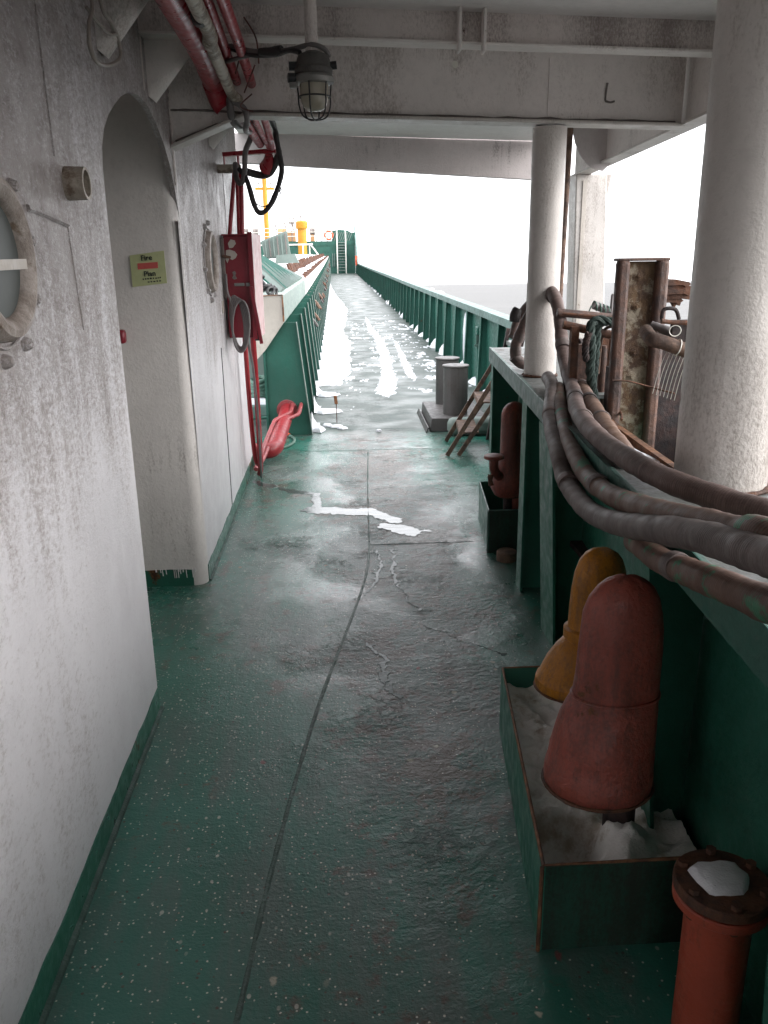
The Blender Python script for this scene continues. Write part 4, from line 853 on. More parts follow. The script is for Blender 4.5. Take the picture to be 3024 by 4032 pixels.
pipe('dark rusty pipe behind the post sloping outboard', [(1.02, 3.5, 1.14), (1.25, 3.7, 1.10), (1.5, 3.9, 1.04)], .022, 'rust_dark', smooth=False)
pipe('upright rusty pipe stump with worn top left of the post', [(1.075, 3.3, .5), (1.073, 3.3, 1.0), (1.07, 3.3, 1.15)], .016, 'rustH', smooth=False)
pipe('brown cable draped over the rail pipe', [(1.12, 3.16, 1.10), (1.09, 3.16, 1.215), (1.06, 3.18, 1.235), (1.035, 3.21, 1.20), (1.03, 3.22, 1.05)], .006, 'stair', 'cable', cat='cable')
# scrap, grey outboard pipe and plates right of the post
sb = thing('rusty_scrap', 'jagged layered piece of rusty scrap right of the post', 'scrap', (1.18, 2.9, 1.36))
for i, (z, x1, dy) in enumerate(((1.400, 1.225, 0), (1.386, 1.238, .01), (1.372, 1.232, -.01), (1.358, 1.240, .0), (1.345, 1.205, .005))):
    pts = [(1.09, z - .007), (x1 - .03, z - .008 + random.uniform(-.004, .004)), (x1 - .015, z - .012), (x1, z - .002), (x1 - .01, z + .006), (1.17, z + .009 + (.006 if i == 0 else 0)), (1.09, z + .006)]
    obj('layer', B().prism(pts, 'y', 2.87 + dy, 2.93 + dy), 'rust', sb)
obj('jag', B().prism([(1.155, 1.345), (1.205, 1.345), (1.20, 1.325), (1.187, 1.330), (1.182, 1.318), (1.172, 1.334)], 'y', 2.89, 2.91), 'rust', sb)
pl = tag(obj('bent_plate', B().prism([(1.235, 1.335), (1.30, 1.30), (1.30, 1.40), (1.262, 1.375), (1.25, 1.36)], 'y', 2.88, 2.90), 'rust_dark'), 'dark torn plate corner beside the nearest column', 'plate')
pl = tag(obj('grey_plate', B().hexa([(1.12, 2.95, 1.20), (1.15, 2.95, 1.22), (1.175, 2.95, 1.315), (1.12, 2.95, 1.325)], [(1.12, 2.96, 1.20), (1.15, 2.96, 1.22), (1.175, 2.96, 1.315), (1.12, 2.96, 1.325)]), 'panel'), 'pale grey flat plate standing right of the rusty post', 'plate')
op = thing('outboard_pipe', 'grey brown horizontal pipe with wire hoop right of the post', 'pipe', (1.03, 2.5, 1.24))
obj('tube', B().tube([(.985, 2.62, 1.265), (.968, 2.52, 1.250), (1.0, 2.5, 1.240), (1.06, 2.49, 1.218), (1.14, 2.47, 1.19)], .0215, 18, True, 6), 'stair', op)
obj('wire_hoop', B().tube([(1.040 + .006 * math.sin(a), 2.4945 + .024 * math.cos(a), 1.226 + .024 * math.sin(a)) for a in [6.28318 * k / 24 for k in range(25)]], .0018, 5, False), 'rail_white', op)
pipe('ribbed grey flexible conduit above the grey brown pipe', [(1.0, 2.62, 1.285), (1.035, 2.6, 1.27), (1.09, 2.58, 1.245), (1.16, 2.55, 1.22)], .0135, 'cable_grey', 'conduit', .25, 'conduit')
ur = thing('u_bracket', 'rusty u bracket with wire ring right of the post', 'bracket', (1.06, 2.5, 1.29))
obj('plate', B().box((1.03, 2.52, 1.22), (1.12, 2.54, 1.305)), 'rust_dark', ur); obj('rod', B().tube([(.985, 2.5, 1.305), (1.02, 2.5, 1.300), (1.06, 2.5, 1.298), (1.10, 2.5, 1.29)], .007, 8, wob=.2), 'rust', ur); obj('arch', B().tube([(1.005, 2.55, 1.305), (1.01, 2.55, 1.335), (1.045, 2.55, 1.335), (1.06, 2.55, 1.305)], .006, 8), 'rust_dark', ur)
obj('ring', B().tube([(1.030 + .018 * math.cos(a), 2.50, 1.275 + .016 * math.sin(a)) for a in [6.28318 * k / 24 for k in range(25)]], .0016, 5, False), 'rail_white', ur)
nb = B()
for k in range(7):
    x = 1.0 + .012 * k; nb.tube([(x + .035, 2.56, 1.21 - .002 * k), (x + .015, 2.56, 1.15 - .003 * k), (x, 2.56, 1.075 - .004 * k)], .0012, 4)
tag(obj('net', nb, 'rail_white'), 'thin pale cords of a net under the grey brown pipe', 'net')

# ------------------------------------------------------------------ overhead pipes, cables, lamp
rpg = 'red pipes running under the overhead deck'
big = thing('red_pipe', 'fat glossy red pipe, widest of the overhead pipes', 'pipe', (-.42, 2, 2.17), rpg)
obj('barrel', B().tube([(-.395, -2, 2.185), (-.415, 2.5, 2.185), (-.445, 3.55, 2.178), (-.452, 3.66, 2.165), (-.44, 3.735, 2.12), (-.425, 3.745, 2.10)], .046, 26, True, 8), 'overpipe', big)
pl_ = thing('peeling_pipe', 'cream pipe with dark peeling paint under the fat red pipe', 'pipe', (-.36, 2.9, 2.15))
obj('tube', B().tube([(-.310, -1, 2.150), (-.345, 2.48, 2.150), (-.363, 2.91, 2.146), (-.385, 3.55, 2.138), (-.382, 3.66, 2.128), (-.365, 3.71, 2.118)], .021, 16, True, 8, wob=.03), 'peel', pl_)
for y in (2.62, 2.9, 3.05, 3.3): obj('wrap', B().rod((-.350 - .00004 * y - (y - 2.48) * .035, y, 2.148), (-.350 - (y + .03 - 2.48) * .035, y + .03, 2.147), .0225, 14), 'cable_dark' if y < 2.8 else 'beige', pl_)
pipe('thin red pipe between peeling pipe and outer red pipe', [(-.30, -1, 2.205), (-.335, 2.6, 2.205), (-.372, 3.76, 2.195)], .018, 'overpipe', 'red_pipe', group=rpg, smooth=False)
pipe('outer red pipe passing the caged lamp and going forward', [(-.22, -1, 2.20), (-.29, 2.7, 2.20), (-.298, 3.2, 2.195), (-.318, 3.95, 2.185), (-.328, 4.6, 2.175), (-.330, 5.15, 2.11)], .0185, 'overpipe', 'red_pipe', group=rpg)
pipe('red pipe continuing forward beyond the deep beam', [(-.43, 3.86, 2.17), (-.395, 5.1, 2.125)], .026, 'overpipe', 'red_pipe', group=rpg, smooth=False)
pipe('second red pipe beyond the deep beam beside the hanging cables', [(-.375, 3.86, 2.19), (-.352, 5.2, 2.11)], .014, 'overpipe', 'red_pipe', group=rpg, smooth=False)
bk = thing('pipe_bracket', 'red angle bracket holding pipes above the fire cabinet', 'bracket', (-.47, 5.2, 2.08))
obj('arm', B().bar((-.62, 5.2, 2.078), (-.315, 5.2, 2.098), .022, .05), 'overpipe', bk); obj('hanger', B().box((-.618, 5.19, 2.02), (-.612, 5.24, 2.08)), 'overpipe', bk); obj('hanger', B().box((-.54, 5.19, 2.0), (-.53, 5.24, 2.075)), 'overpipe', bk)
obj('cone', B().tube([(-.36, 5.25, 2.085), (-.365, 5.3, 2.05), (-.385, 5.35, 2.02)], [.02, .035, .045], 14), 'overpipe', bk)
pipe('olive grey stub pipe sticking out of the wall under the bracket', [(WX, 5.2, 2.003), (-.52, 5.2, 2.003)], .024, 'peel', 'stub_pipe', smooth=False)
pipe('dark thick cable slung behind the bracket', [(-.50, 5.35, 2.0), (-.42, 5.4, 1.985), (-.36, 5.35, 2.0), (-.30, 5.25, 2.08)], .022, 'cable_dark', 'cable', cat='cable')
pipe('grey cable looping down from the beam knee past the bracket', [(-.40, 3.70, 2.13), (-.398, 3.72, 2.06), (-.392, 3.9, 2.05), (-.412, 4.9, 2.20), (-.437, 5.0, 2.142), (-.470, 5.0, 2.072), (-.481, 5.0, 1.977), (-.492, 5.0, 1.925), (-.515, 5.02, 1.91), (-.535, 5.05, 1.945), (-.54, 5.1, 2.02)], .0155, 'cable_grey', 'cable', cat='cable')
pipe('grey cable lashed over the beam flange at the pipes', [(-.385, 3.69, 2.11), (-.345, 3.70, 2.085), (-.335, 3.71, 2.045), (-.36, 3.9, 2.03), (-.41, 4.7, 2.13)], .012, 'cable_grey', 'cable', .1, 'cable')
pipe('black taped cable hanging in a big loop in front of the sky', [(-.315, 4.2, 2.22), (-.307, 5.0, 2.205), (-.296, 5.0, 2.141), (-.282, 5.0, 2.05), (-.274, 5.0, 1.985), (-.284, 5.0, 1.93), (-.311, 5.0, 1.858), (-.345, 5.0, 1.796), (-.384, 5.0, 1.756), (-.420, 5.0, 1.757), (-.443, 5.0, 1.811), (-.459, 5.0, 1.879), (-.480, 5.0, 1.945), (-.515, 5.05, 1.985)], .0145, 'cable_dark', 'cable', .16, 'cable')
tag(obj('cable_tail', B().tube([(-.302, 5.0, 1.875), (-.287, 5.0, 1.868), (-.283, 5.0, 1.885)], .003, 5).tube([(-.296, 5.0, 1.87), (-.285, 4.99, 1.85), (-.284, 4.99, 1.835)], .0035, 5).tube([(-.290, 5.0, 1.868), (-.276, 5.0, 1.876)], .002, 5), 'cable_dark'), 'frayed tape tails on the black hanging loop', 'cable tail')
pipe('thin black wire bridging the bottom of the hanging loop', [(-.425, 5.01, 1.80), (-.40, 5.01, 1.785), (-.375, 5.01, 1.787), (-.352, 5.01, 1.80)], .003, 'cable_dark', 'cable', cat='cable')
tw = [[(-.352, 3.45, 2.262), (-.373, 3.5, 2.205)], [(-.311, 3.45, 2.263), (-.345, 3.45, 2.161)], [(-.271, 3.45, 2.192), (-.321, 3.5, 2.107)], [(-.284, 3.25, 2.30), (-.245, 3.22, 2.23), (-.239, 3.22, 2.15)], [(-.30, 3.6, 2.12), (-.35, 3.62, 2.08), (-.30, 3.62, 2.06)]]
tl = ['short rusty tie wire nearest the thin red pipe', 'rusty tie wire round the outer red pipe', 'rusty tie wire crossing below the outer red pipe', 'long dark wire end standing up from the lamp cables', 'wire twist at the beam flange']
for p, l_ in zip(tw, tl): tag(obj('tie_wire', B().tube(p, .003, 5), 'wire_rust'), l_, 'wire', 'tie wires on the overhead pipes')
lc = thing('cable_bundle', 'pair of cables tied together running to the caged lamp', 'cable', (-.2, 3.22, 2.19))
obj('strand', B().tube([(-.39, 3.3, 2.225), (-.33, 3.26, 2.212), (-.265, 3.22, 2.19), (-.18, 3.18, 2.178), (-.115, 3.13, 2.176), (-.05, 3.08, 2.178), (-.01, 3.08, 2.165), (.006, 3.10, 2.148)], .008, 10, wob=.08), 'cable_grey', lc)
obj('strand', B().tube([(-.385, 3.3, 2.222), (-.32, 3.26, 2.200), (-.26, 3.22, 2.176), (-.18, 3.18, 2.168), (-.13, 3.13, 2.170), (-.09, 3.1, 2.158)], .0075, 10, wob=.1), 'cable_dark', lc)
obj('strand', B().tube([(-.37, 3.32, 2.175), (-.30, 3.26, 2.178), (-.24, 3.22, 2.182)], .007, 10, wob=.1), 'cable_grey', lc)
obj('wrap', B().tube([(-.235, 3.2, 2.182), (-.19, 3.185, 2.178), (-.155, 3.16, 2.180)], [.012, .018, .014], 12, wob=.15), 'cable_dark', lc)
lx, ly = -.048, 3.10
lp = thing('bulkhead_lamp', 'caged round deck lamp with dark cap hanging from a short stanchion', 'lamp', (lx, ly, 2.3))
obj('stanchion', B().rod((lx - .004, ly, 2.15), (lx - .004, ly, 2.345), .021, 18), 'over_dirty', lp)
M['lampcap'] = paint('lamp_cap_weathered', (.085, .08, .075), .5, .3, grime=.5, gcol=(.03, .028, .028), rust=.08, bump=(90, .5))
body = obj('cap', B().lathe((lx, ly, 2.088), [(.058, 0), (.064, .006), (.064, .020), (.058, .026), (.056, .048), (.050, .062), (.032, .070), (.022, .074)], 32), 'lampcap', lp)
obj('ring', B().lathe((lx, ly, 2.062), [(.055, 0), (.067, .003), (.069, .018), (.064, .026), (.05, .027)], 32), 'grey_metal', lp)
obj('gland', B().rod((lx - .05, ly, 2.118), (lx - .082, ly, 2.118), .014, 12), 'black', lp); obj('gland', B().rod((lx + .05, ly, 2.118), (lx + .078, ly, 2.121), .013, 12), 'black', lp); obj('gland', B().rod((lx - .06, ly - .02, 2.078), (lx - .086, ly - .025, 2.078), .015, 12), 'black', lp)
obj('hinge', B().box((lx - .082, ly - .03, 2.048), (lx - .055, ly, 2.066)), 'grey_metal', lp, bevel=.003)
obj('lamp_glass', B().lathe((lx, ly, 1.978), [(.004, 0), (.022, .003), (.036, .012), (.045, .028), (.048, .05), (.049, .085)], 28), 'glass', lp)
cg = obj('cage', B().tube([(lx + .052 * math.cos(6.28318 * k / 32), ly + .052 * math.sin(6.28318 * k / 32), 2.024) for k in range(33)], .0028, 6, False), 'black', lp)
for k in range(3):
    a = math.pi * k / 3 + .25; cs, sn_ = math.cos(a), math.sin(a)
    pr = [(.060, 2.068), (.0555, 2.03), (.055, 2.0), (.046, 1.97), (.028, 1.956), (0, 1.952)]
    pts = [(lx + r_ * cs, ly + r_ * sn_, z) for r_, z in pr] + [(lx - r_ * cs, ly - r_ * sn_, z) for r_, z in pr[-2::-1]]
    obj('cage_wire', B().tube(pts, .0028, 6, True, 5), 'black', lp)
wl = thing('wire_loop', 'loose painted wire loops hanging high on the near wall', 'wire', (-.6, 2.55, 2.1))
obj('loop', B().tube([(-.60, 2.50, 2.34), (-.6, 2.54, 2.165), (-.6, 2.631, 2.135), (-.6, 2.704, 2.116), (-.6, 2.715, 2.066), (-.6, 2.58, 2.018), (-.6, 2.441, 1.996), (-.6, 2.384, 2.022), (-.6, 2.398, 2.075), (-.6, 2.451, 2.142), (-.62, 2.48, 2.34)], .0055, 8, wob=.15), 'wire', wl)
obj('loop', B().tube([(-.6, 2.66, 2.34), (-.6, 2.72, 2.25), (-.6, 2.849, 2.193), (-.6, 2.80, 2.15), (-.6, 2.708, 2.123), (-.6, 2.60, 2.10), (-.6, 2.50, 2.10), (-.61, 2.43, 2.12)], .005, 8, wob=.15), 'wire', wl)

# ------------------------------------------------------------------ fire cabinet, pipes, hose coil
fc = thing('fire_cabinet', 'red fire hose cabinet with peeled paint patch and worn pale side door', 'cabinet', (-.57, 5.3, 1.05))
obj('body', B().box((WX + .015, 5.10, 1.048), (-.492, 5.45, 1.632)), 'cabinet_red', fc, bevel=.005)
obj('door', B().hexa([(-.488, 5.092, 1.04), (-.476, 5.092, 1.04), (-.455, 5.46, 1.04), (-.470, 5.46, 1.04)], [(-.488, 5.092, 1.645), (-.472, 5.092, 1.645), (-.452, 5.46, 1.645), (-.470, 5.46, 1.645)]), 'cabinet_side', fc, label='pale worn side door of the red cabinet')
obj('door_edge', B().box((-.497, 5.080, 1.040), (-.470, 5.0915, 1.652)), 'cabinet_red', fc, bevel=.002)
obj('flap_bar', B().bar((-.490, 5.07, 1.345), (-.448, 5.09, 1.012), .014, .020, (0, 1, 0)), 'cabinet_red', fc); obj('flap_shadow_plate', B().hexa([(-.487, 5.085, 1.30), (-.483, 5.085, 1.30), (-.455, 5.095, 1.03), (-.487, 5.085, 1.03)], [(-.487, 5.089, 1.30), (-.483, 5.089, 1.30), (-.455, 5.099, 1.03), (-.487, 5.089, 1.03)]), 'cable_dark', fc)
lt = obj('latch', B().box((-.590, 5.088, 1.349), (-.530, 5.0985, 1.367)), 'grey_metal', fc, bevel=.003); obj('hasp', B().box((-.523, 5.086, 1.347), (-.490, 5.0985, 1.368)), 'cable_grey', lt, bevel=.003)
obj('top_lip', B().box((WX + .010, 5.085, 1.633), (-.490, 5.46, 1.641)), 'cabinet_red', fc)
pp = B()
for q in ([(-.612, 1.59), (-.595, 1.612), (-.572, 1.606), (-.566, 1.588), (-.585, 1.566), (-.606, 1.563)], [(-.626, 1.552), (-.605, 1.556), (-.575, 1.545), (-.562, 1.527), (-.572, 1.508), (-.592, 1.497), (-.610, 1.505), (-.622, 1.48), (-.632, 1.50)]):
    pp.prism(q, 'y', 5.0965, 5.0995)
obj('bare_patch', pp, 'beige', fc, smooth=0)
obj('pictogram', B().prism([(-.598, 1.428), (-.585, 1.436), (-.575, 1.425), (-.580, 1.408), (-.572, 1.392), (-.588, 1.385), (-.601, 1.396), (-.592, 1.41)], 'y', 5.0970, 5.0995), 'weld', fc, smooth=0)
obj('back_post', B().box((WX + .004, 5.06, 1.28), (WX + .02, 5.095, 1.62)), 'weld', fc)
obj('hinge_pin', B().rod((-.645, 5.05, 1.52), (-.60, 5.075, 1.512), .008, 8), 'rust', fc)
cw = thing('cable_coil', 'coil of grey cable hung on the red fire cabinet', 'cable', (-.58, 5.05, 1.2))
for k in range(5):
    cx_, rz_ = -.592 + .006 * k, .150 - .006 * k; ph = .1 * k
    pts = [(cx_ + (.038 + .004 * k) * math.sin(a + ph) + .022 * (1 - math.cos(a)) * .5, 5.055 - .009 * k + .005 * math.sin(2 * a), 1.145 + rz_ * math.cos(a) - .012 * k * (1 - math.cos(a)) * .5) for a in [6.28318 * j / 22 for j in range(23)]]
    obj('turn', B().tube(pts, .0062, 8, True, 3), 'cable_grey', cw)
obj('hitch', B().tube([(-.632, 5.06, 1.42), (-.628, 5.05, 1.32), (-.612, 5.045, 1.27), (-.605, 5.03, 1.21)], .0075, 8), 'cable_grey', cw)
obj('tail', B().tube([(-.535, 5.04, 1.12), (-.522, 5.05, 1.0), (-.520, 5.2, .85), (-.535, 5.5, .5), (-.545, 5.60, .18), (-.552, 5.66, .05), (-.560, 5.74, .01)], .008, 8), 'cable_grey', cw)
frg = 'upright red fire pipes beside the cabinet'
pipe('left upright red pipe running down from the cabinet to the deck', [(-.600, 5.58, 1.05), (-.598, 5.6, .6), (-.590, 5.66, .20), (-.575, 5.75, .10)], .016, 'hydrant_red', 'red_pipe', group=frg)
pipe('right upright red pipe, thicker one running down to the big elbow', [(-.535, 5.46, 1.04), (-.540, 5.55, .7), (-.548, 5.62, .30), (-.556, 5.68, .10), (-.57, 5.72, .04)], .0185, 'hydrant_red', 'red_pipe', group=frg)
for (a_, b_, r_, l_) in (((-.557, 5.2, 2.0), (-.612, 5.2, 1.635), .0125, 'leaning dark red pipe above the cabinet'), ((-.550, 5.25, 1.99), (-.560, 5.25, 1.635), .012, 'middle dark red pipe above the cabinet'), ((-.520, 5.2, 2.0), (-.537, 5.2, 1.64), .0145, 'right dark red pipe above the cabinet')):
    pipe(l_, [a_, b_], r_, 'overpipe', 'red_pipe', smooth=False, group='dark red pipes between bracket and cabinet')
bp_ = thing('fire_main', 'fat red fire main with elbow lying low on the left of the deck', 'pipe', (-.5, 6.8, .1))
obj('barrel', B().tube([(-.66, 6.30, .075), (-.585, 6.30, .075), (-.530, 6.32, .078), (-.500, 6.40, .085), (-.492, 6.52, .098), (-.462, 6.95, .175), (-.447, 7.26, .228)], .062, 24, True, 8), 'hydrant_red', bp_)
obj('flange', B().lathe((-.447, 7.235, .226), [(.088, 0), (.092, .004), (.092, .016), (.088, .02)], 28, 'y'), 'pipe_red', bp_)
for dx, d2, lab in ((0, 0, 'upper'), (.042, -.02, 'lower')):
    obj('branch_pipe', B().tube([(-.60, 5.78, .06), (-.585 + dx * .5, 6.1, .10 + d2), (-.560 + dx * .6, 6.45, .16 + d2), (-.540 + dx * .7, 6.75, .195 + d2), (-.52 + dx, 6.85, .215 + d2), (-.43 + dx * 1.4, 7.0, .235 + d2), (-.405 + dx * 1.6, 7.08, .245 + d2), (-.395 + dx * 1.7, 7.2, .275 + d2 * .3), (-.393 + dx * 1.7, 7.262, .278)], .0165, 12, True, 8, wob=.06), 'pipe_red', bp_)
    obj('collar', B().lathe((-.393 + dx * 1.7, 7.248, .278), [(.034, 0), (.034, .012)], 18, 'y'), 'pipe_red', bp_)
pipe('green garden hose with red nozzle curled on deck beside the fire main', [(-.47, 7.2, .02), (-.43, 7.16, .014), (-.385, 7.04, .012), (-.384, 6.88, .012), (-.43, 6.74, .012), (-.50, 6.67, .012)], .011, 'rope_far', 'garden_hose', cat='hose')
tag(obj('hose_nozzle', B().tube([(-.475, 7.22, .03), (-.435, 7.165, .018)], .015, 10, False), 'orange'), 'red nozzle on the green garden hose', 'nozzle')
pipe('low green pipe along the deck left of the fire main', [(-1.2, 7.85, .05), (-.64, 7.85, .05)], .015, 'green_far', smooth=False)

# ------------------------------------------------------------------ hatch coaming on the left
hc = thing('hatch_coaming', 'green hatch coaming with pale top girder and long row of plate stays', 'hatch coaming', (-.6, 40, 0))
def ctop(y): return 1.205 + .0075 * max(0, y - 13)
y0 = 7.22
b1, b2 = B(), B(); A1, A2 = [], []
for y in (y0, 12.8, 20, 30, 40, 50, 60, 70, 76):
    t = ctop(y); A1.append([(-.66, y, t - .225), (-.434, y, t - .225), (-.434, y, t), (-.66, y, t)]); A2.append([(-.63, y, 0), (-.61, y, 0), (-.61, y, t - .225), (-.63, y, t - .225)])
obj('top_girder', b1.rings(A1[:2]), 'coam', hc, bevel=.004); obj('top_girder', B().rings(A1[1:]), 'fascia', hc)
obj('coaming_plate', B().rings(A2), 'green_far', hc)
obj('end_bracket', B().prism([(-.70, 1.205), (-.436, 1.213), (-.436, .985), (-.60, .76), (-.70, .655)], 'y', 7.205, 7.219), 'beige', hc)
obj('end_edge', B().tube([(-.66, 7.202, 1.20), (-.55, 7.202, 1.206), (-.44, 7.202, 1.210), (-.438, 7.202, 1.1), (-.438, 7.202, .99)], .006, 6, False, wob=.6), 'rustedge', hc)
pst = None
def cstay(y, first=False):
    global pst
    if pst is None:
        q = [(-.318, 1.02), (-.44, .98), (-.60, .755), (-.61, .75), (-.61, .002), (-.235, .002)]
        q = [(-.335, .98), (-.437, .98), (-.609, .75), (-.609, .002), (-.237, .002)]
        pst = obj('stay', B().prism(q, 'y', y, y + .012), 'green_far', hc); pst['y0'] = y
        fl = obj('stay_flange', B().hexa([(-.337, y - .02, .98), (-.330, y - .02, .98), (-.330, y + .05, .98), (-.337, y + .05, .98)], [(-.238, y - .02, 0), (-.231, y - .02, 0), (-.231, y + .05, 0), (-.238, y + .05, 0)]), 'coam', pst)
        return pst
    c = copy_part(pst, hc, (0, y - pst['y0'], deckz(0, y))); c.scale = (1, 1, (ctop(y) - .225) / .98)
    for f in pst.children: copy_part(f, c, f.location)
cstay(7.24)
k = 1
while 7.24 + 1.08 * k < 75: cstay(7.24 + 1.08 * k); k += 1
# intermediate angle ribs and rusty cleats along the far coaming
rib0 = None
for k in range(58):
    y = 12.9 + 1.08 * k; h = ctop(y) - .23
    if rib0 is None: rib0 = obj('rib', B().hexa([(-.325, y, .30), (-.300, y, .30), (-.300, y + .05, .30), (-.325, y + .05, .30)], [(-.41, y, h), (-.385, y, h), (-.385, y + .05, h), (-.41, y + .05, h)]), 'weld', hc); ry = y
    else: copy_part(rib0, hc, (0, y - ry, .0075 * max(0, y - 13)))
random.seed(3)
for k in range(46):
    y = 12.3 + 1.25 * k + random.uniform(-.2, .2); z = ctop(y) - random.uniform(.42, .75); x = -.30 + (ctop(y) - z) * .02
    q = B().tube([(x - .08, y, z + .09), (x - .02, y + .02, z + .03), (x + .03, y + .03, z - .05)], random.uniform(.016, .03), 7, True, 3, wob=.2)
    cl = obj('hatch_cleat', q, random.choice(['rust', 'rust', 'rust_dark', 'stair', 'bollard'])); tag(cl, 'small rusty hatch cleat hanging on the coaming row', 'cleat', 'rusty hatch cleats along the coaming')
obj('hatch_lid', B().rings([[(-4, y, ctop(y) - .02), (-.82, y, ctop(y) - .02), (-.86, y, ctop(y) + .13), (-4, y, ctop(y) + .13)] for y in (15.6, 30, 50, 74)]), 'fascia', hc)
rl = B()
for k in range(80):
    y = 13.5 + .78 * k; rl.box((-.50, y, ctop(y)), (-.44, y + .25, ctop(y) + random.uniform(.04, .10)))
for k in range(120):
    y = 15.6 + .48 * k; q = random.uniform(.05, .12); rl.hexa([(-.80, y, ctop(y)), (-.74, y, ctop(y)), (-.74, y + .14, ctop(y)), (-.80, y + .14, ctop(y))], [(-.86, y, ctop(y) + .12 + q), (-.82, y, ctop(y) + .12 + q), (-.82, y + .10, ctop(y) + .12 + q), (-.86, y + .10, ctop(y) + .12 + q)])
tag(obj('cleat_row', rl, 'rust'), 'line of rusty hatch dogs on top of the far coaming', 'hatch dog', kind='stuff')
sw = B()
for k in range(12):
    y = 13.2 + 4.6 * k
    ln = 4.4
    sw.blob([(-.74, y), (-.50, y), (-.47, y + ln * .3), (-.52, y + ln * .6), (-.49, y + ln), (-.76, y + ln)], ctop(y) + .004, .05, .05, .04, .3)
tag(obj('snow', sw, 'snow'), 'snow lying along the hatch coaming top', 'snow', kind='stuff')
hcov = thing('hatch_cover', 'green folded hatch cover end with slanting ribs above the coaming', 'hatch cover', (-.9, 10, 1.2))
obj('slope_plate', B().hexa([(-.50, 7.98, 1.207), (-1.45, 9.2, 1.98), (-1.45, 15.5, 1.62), (-.50, 12.95, 1.207)], [(-.54, 7.98, 1.207), (-1.49, 9.2, 1.98), (-1.49, 15.5, 1.62), (-.54, 12.95, 1.207)]), 'green_dark', hcov, smooth=0)
for i, t in enumerate((.0, .06, .22, .34, .46, .56, .66, .76, .86, .94, 1.0)):
    a = Vector((-.49, 7.98 + (12.95 - 7.98) * t, 1.215)); e = Vector((-1.44, 9.2 + (15.5 - 9.2) * t, 1.985 - .36 * t))
    obj('rib', B().bar(a, e, .05, .016, (1, 0, 1)), 'coam', hcov)
hg = thing('upright_hatch_cover', 'weathered grey upright hatch panel behind the green ribs', 'hatch cover', (-.9, 14, 1.6))
obj('panel', B().hexa([(-1.20, 15.2, 1.50), (-.74, 15.2, 1.52), (-.74, 15.25, 1.52), (-1.2, 15.25, 1.50)], [(-1.25, 15.2, 1.80), (-.80, 15.2, 1.965), (-.80, 15.25, 1.965), (-1.25, 15.25, 1.80)]), 'coam', hg)
for k in range(6):
    x = -1.16 + .07 * k; obj('batten', B().bar((x, 15.18, 1.53), (x - .02, 15.18, 1.80 + .025 * k), .02, .02, (1, 0, 0)), 'weld' if k % 2 else 'coam', hg)
obj('lower_panel', B().hexa([(-1.0, 14.9, 1.42), (-.60, 14.9, 1.43), (-.60, 15.15, 1.43), (-1.0, 15.15, 1.42)], [(-.98, 14.9, 1.56), (-.66, 14.9, 1.58), (-.66, 15.15, 1.58), (-.98, 15.15, 1.56)]), 'coam', hg)
ch = thing('chain', 'pile of heavy black chain on the coaming end', 'chain', (-.58, 7.45, 1.21))
random.seed(11)
for k in range(9):
    c_ = Vector((-.66 + .017 * k + random.uniform(-.01, .01), 7.36 + random.uniform(-.03, .05), 1.235 + .10 * max(0, 1 - abs(k - 2) / 4.5) + random.uniform(-.01, .01))); ax = Vector((random.uniform(-1, 1), random.uniform(-.4, .4), random.uniform(-1, 1))).normalized(); u = ax.orthogonal().normalized(); v = ax.cross(u)
    obj('link', B().tube([c_ + u * (.042 * math.cos(a)) + v * (.026 * math.sin(a)) for a in [6.28318 * j / 14 for j in range(15)]], .0125, 8, False), 'black', ch)
# things seen through the gap beside the fire main
rc = thing('rope_coil', 'pale green mooring rope coil behind the coaming stay', 'rope', (-.8, 8.5, .2))
for k in range(5):
    b = B().tube([(-.80 + (.09 + .012 * (k % 2)) * math.cos(a), 8.45 + .16 * math.sin(a), .19 + .034 * k + .012 * math.sin(3 * a + k)) for a in [6.28318 * j / 20 for j in range(21)]], .022, 8, False, wob=.15); obj('turn', b, 'rope_far', rc)
tag(obj('snow', B().blob([(-1.1, 8.2), (-.68, 8.15), (-.68, 9.0), (-1.1, 9.0)], .125, .045, .05, .03, .1), 'snow'), 'snow cushion under the pale green rope coil', 'snow', kind='stuff')
tag(obj('deck_box', B().box((-1.2, 8.12, .004), (-.67, 9.1, .125)), 'green_cap', bevel=.02), 'low grey green box carrying the rope coil', 'box')
obw = tag(obj('cross_bulkhead', B().box((-4, 9.6, 0), (-.66, 9.64, 1.2)), 'coam'), 'pale green steel plate behind the rope coil', 'bulkhead')

# ------------------------------------------------------------------ forecastle
FZ = 3.0; FY = 80
fo = thing('forecastle', 'green forecastle front bulkhead far ahead at the bow', 'forecastle', (-2, FY, 0))
obj('bulkhead', B().box((-9, FY, 0), (2.0, FY + .05, FZ - .4)), 'green_far', fo); obj('upper_band', B().box((-9, FY - .04, FZ - .40), (2.05, FY + .05, FZ)), 'green_far', fo)
obj('deck_plate', B().box((-9, FY + .05, FZ - .05), (2.0, FY + 14, FZ)), 'green_top', fo)
obj('wing', B().prism([(-.1, FZ), (2.1, FZ), (2.1, FZ + .75), (1.7, FZ + .75), (1.35, FZ + .95), (.45, FZ + 1.02), (-.1, FZ + .9)], 'y', FY + .9, FY + .95), 'green_far', fo)
for k in range(9):
    x = -.1 + .2 * k; obj('wing_stay', B().bar((x, FY + .87, FZ + .02), (x + .32, FY + .87, FZ + .82), .05, .05), 'coam', fo)
for x in (-.08, .1): obj('door_edge', B().box((x - .03, FY - .07, .75), (x + .03, FY - .045, 1.9)), 'coam', fo)
rg = thing('guard_rail', 'white guard rail along the forecastle edge', 'railing', (-4, FY, FZ), 'white rails at the bow')
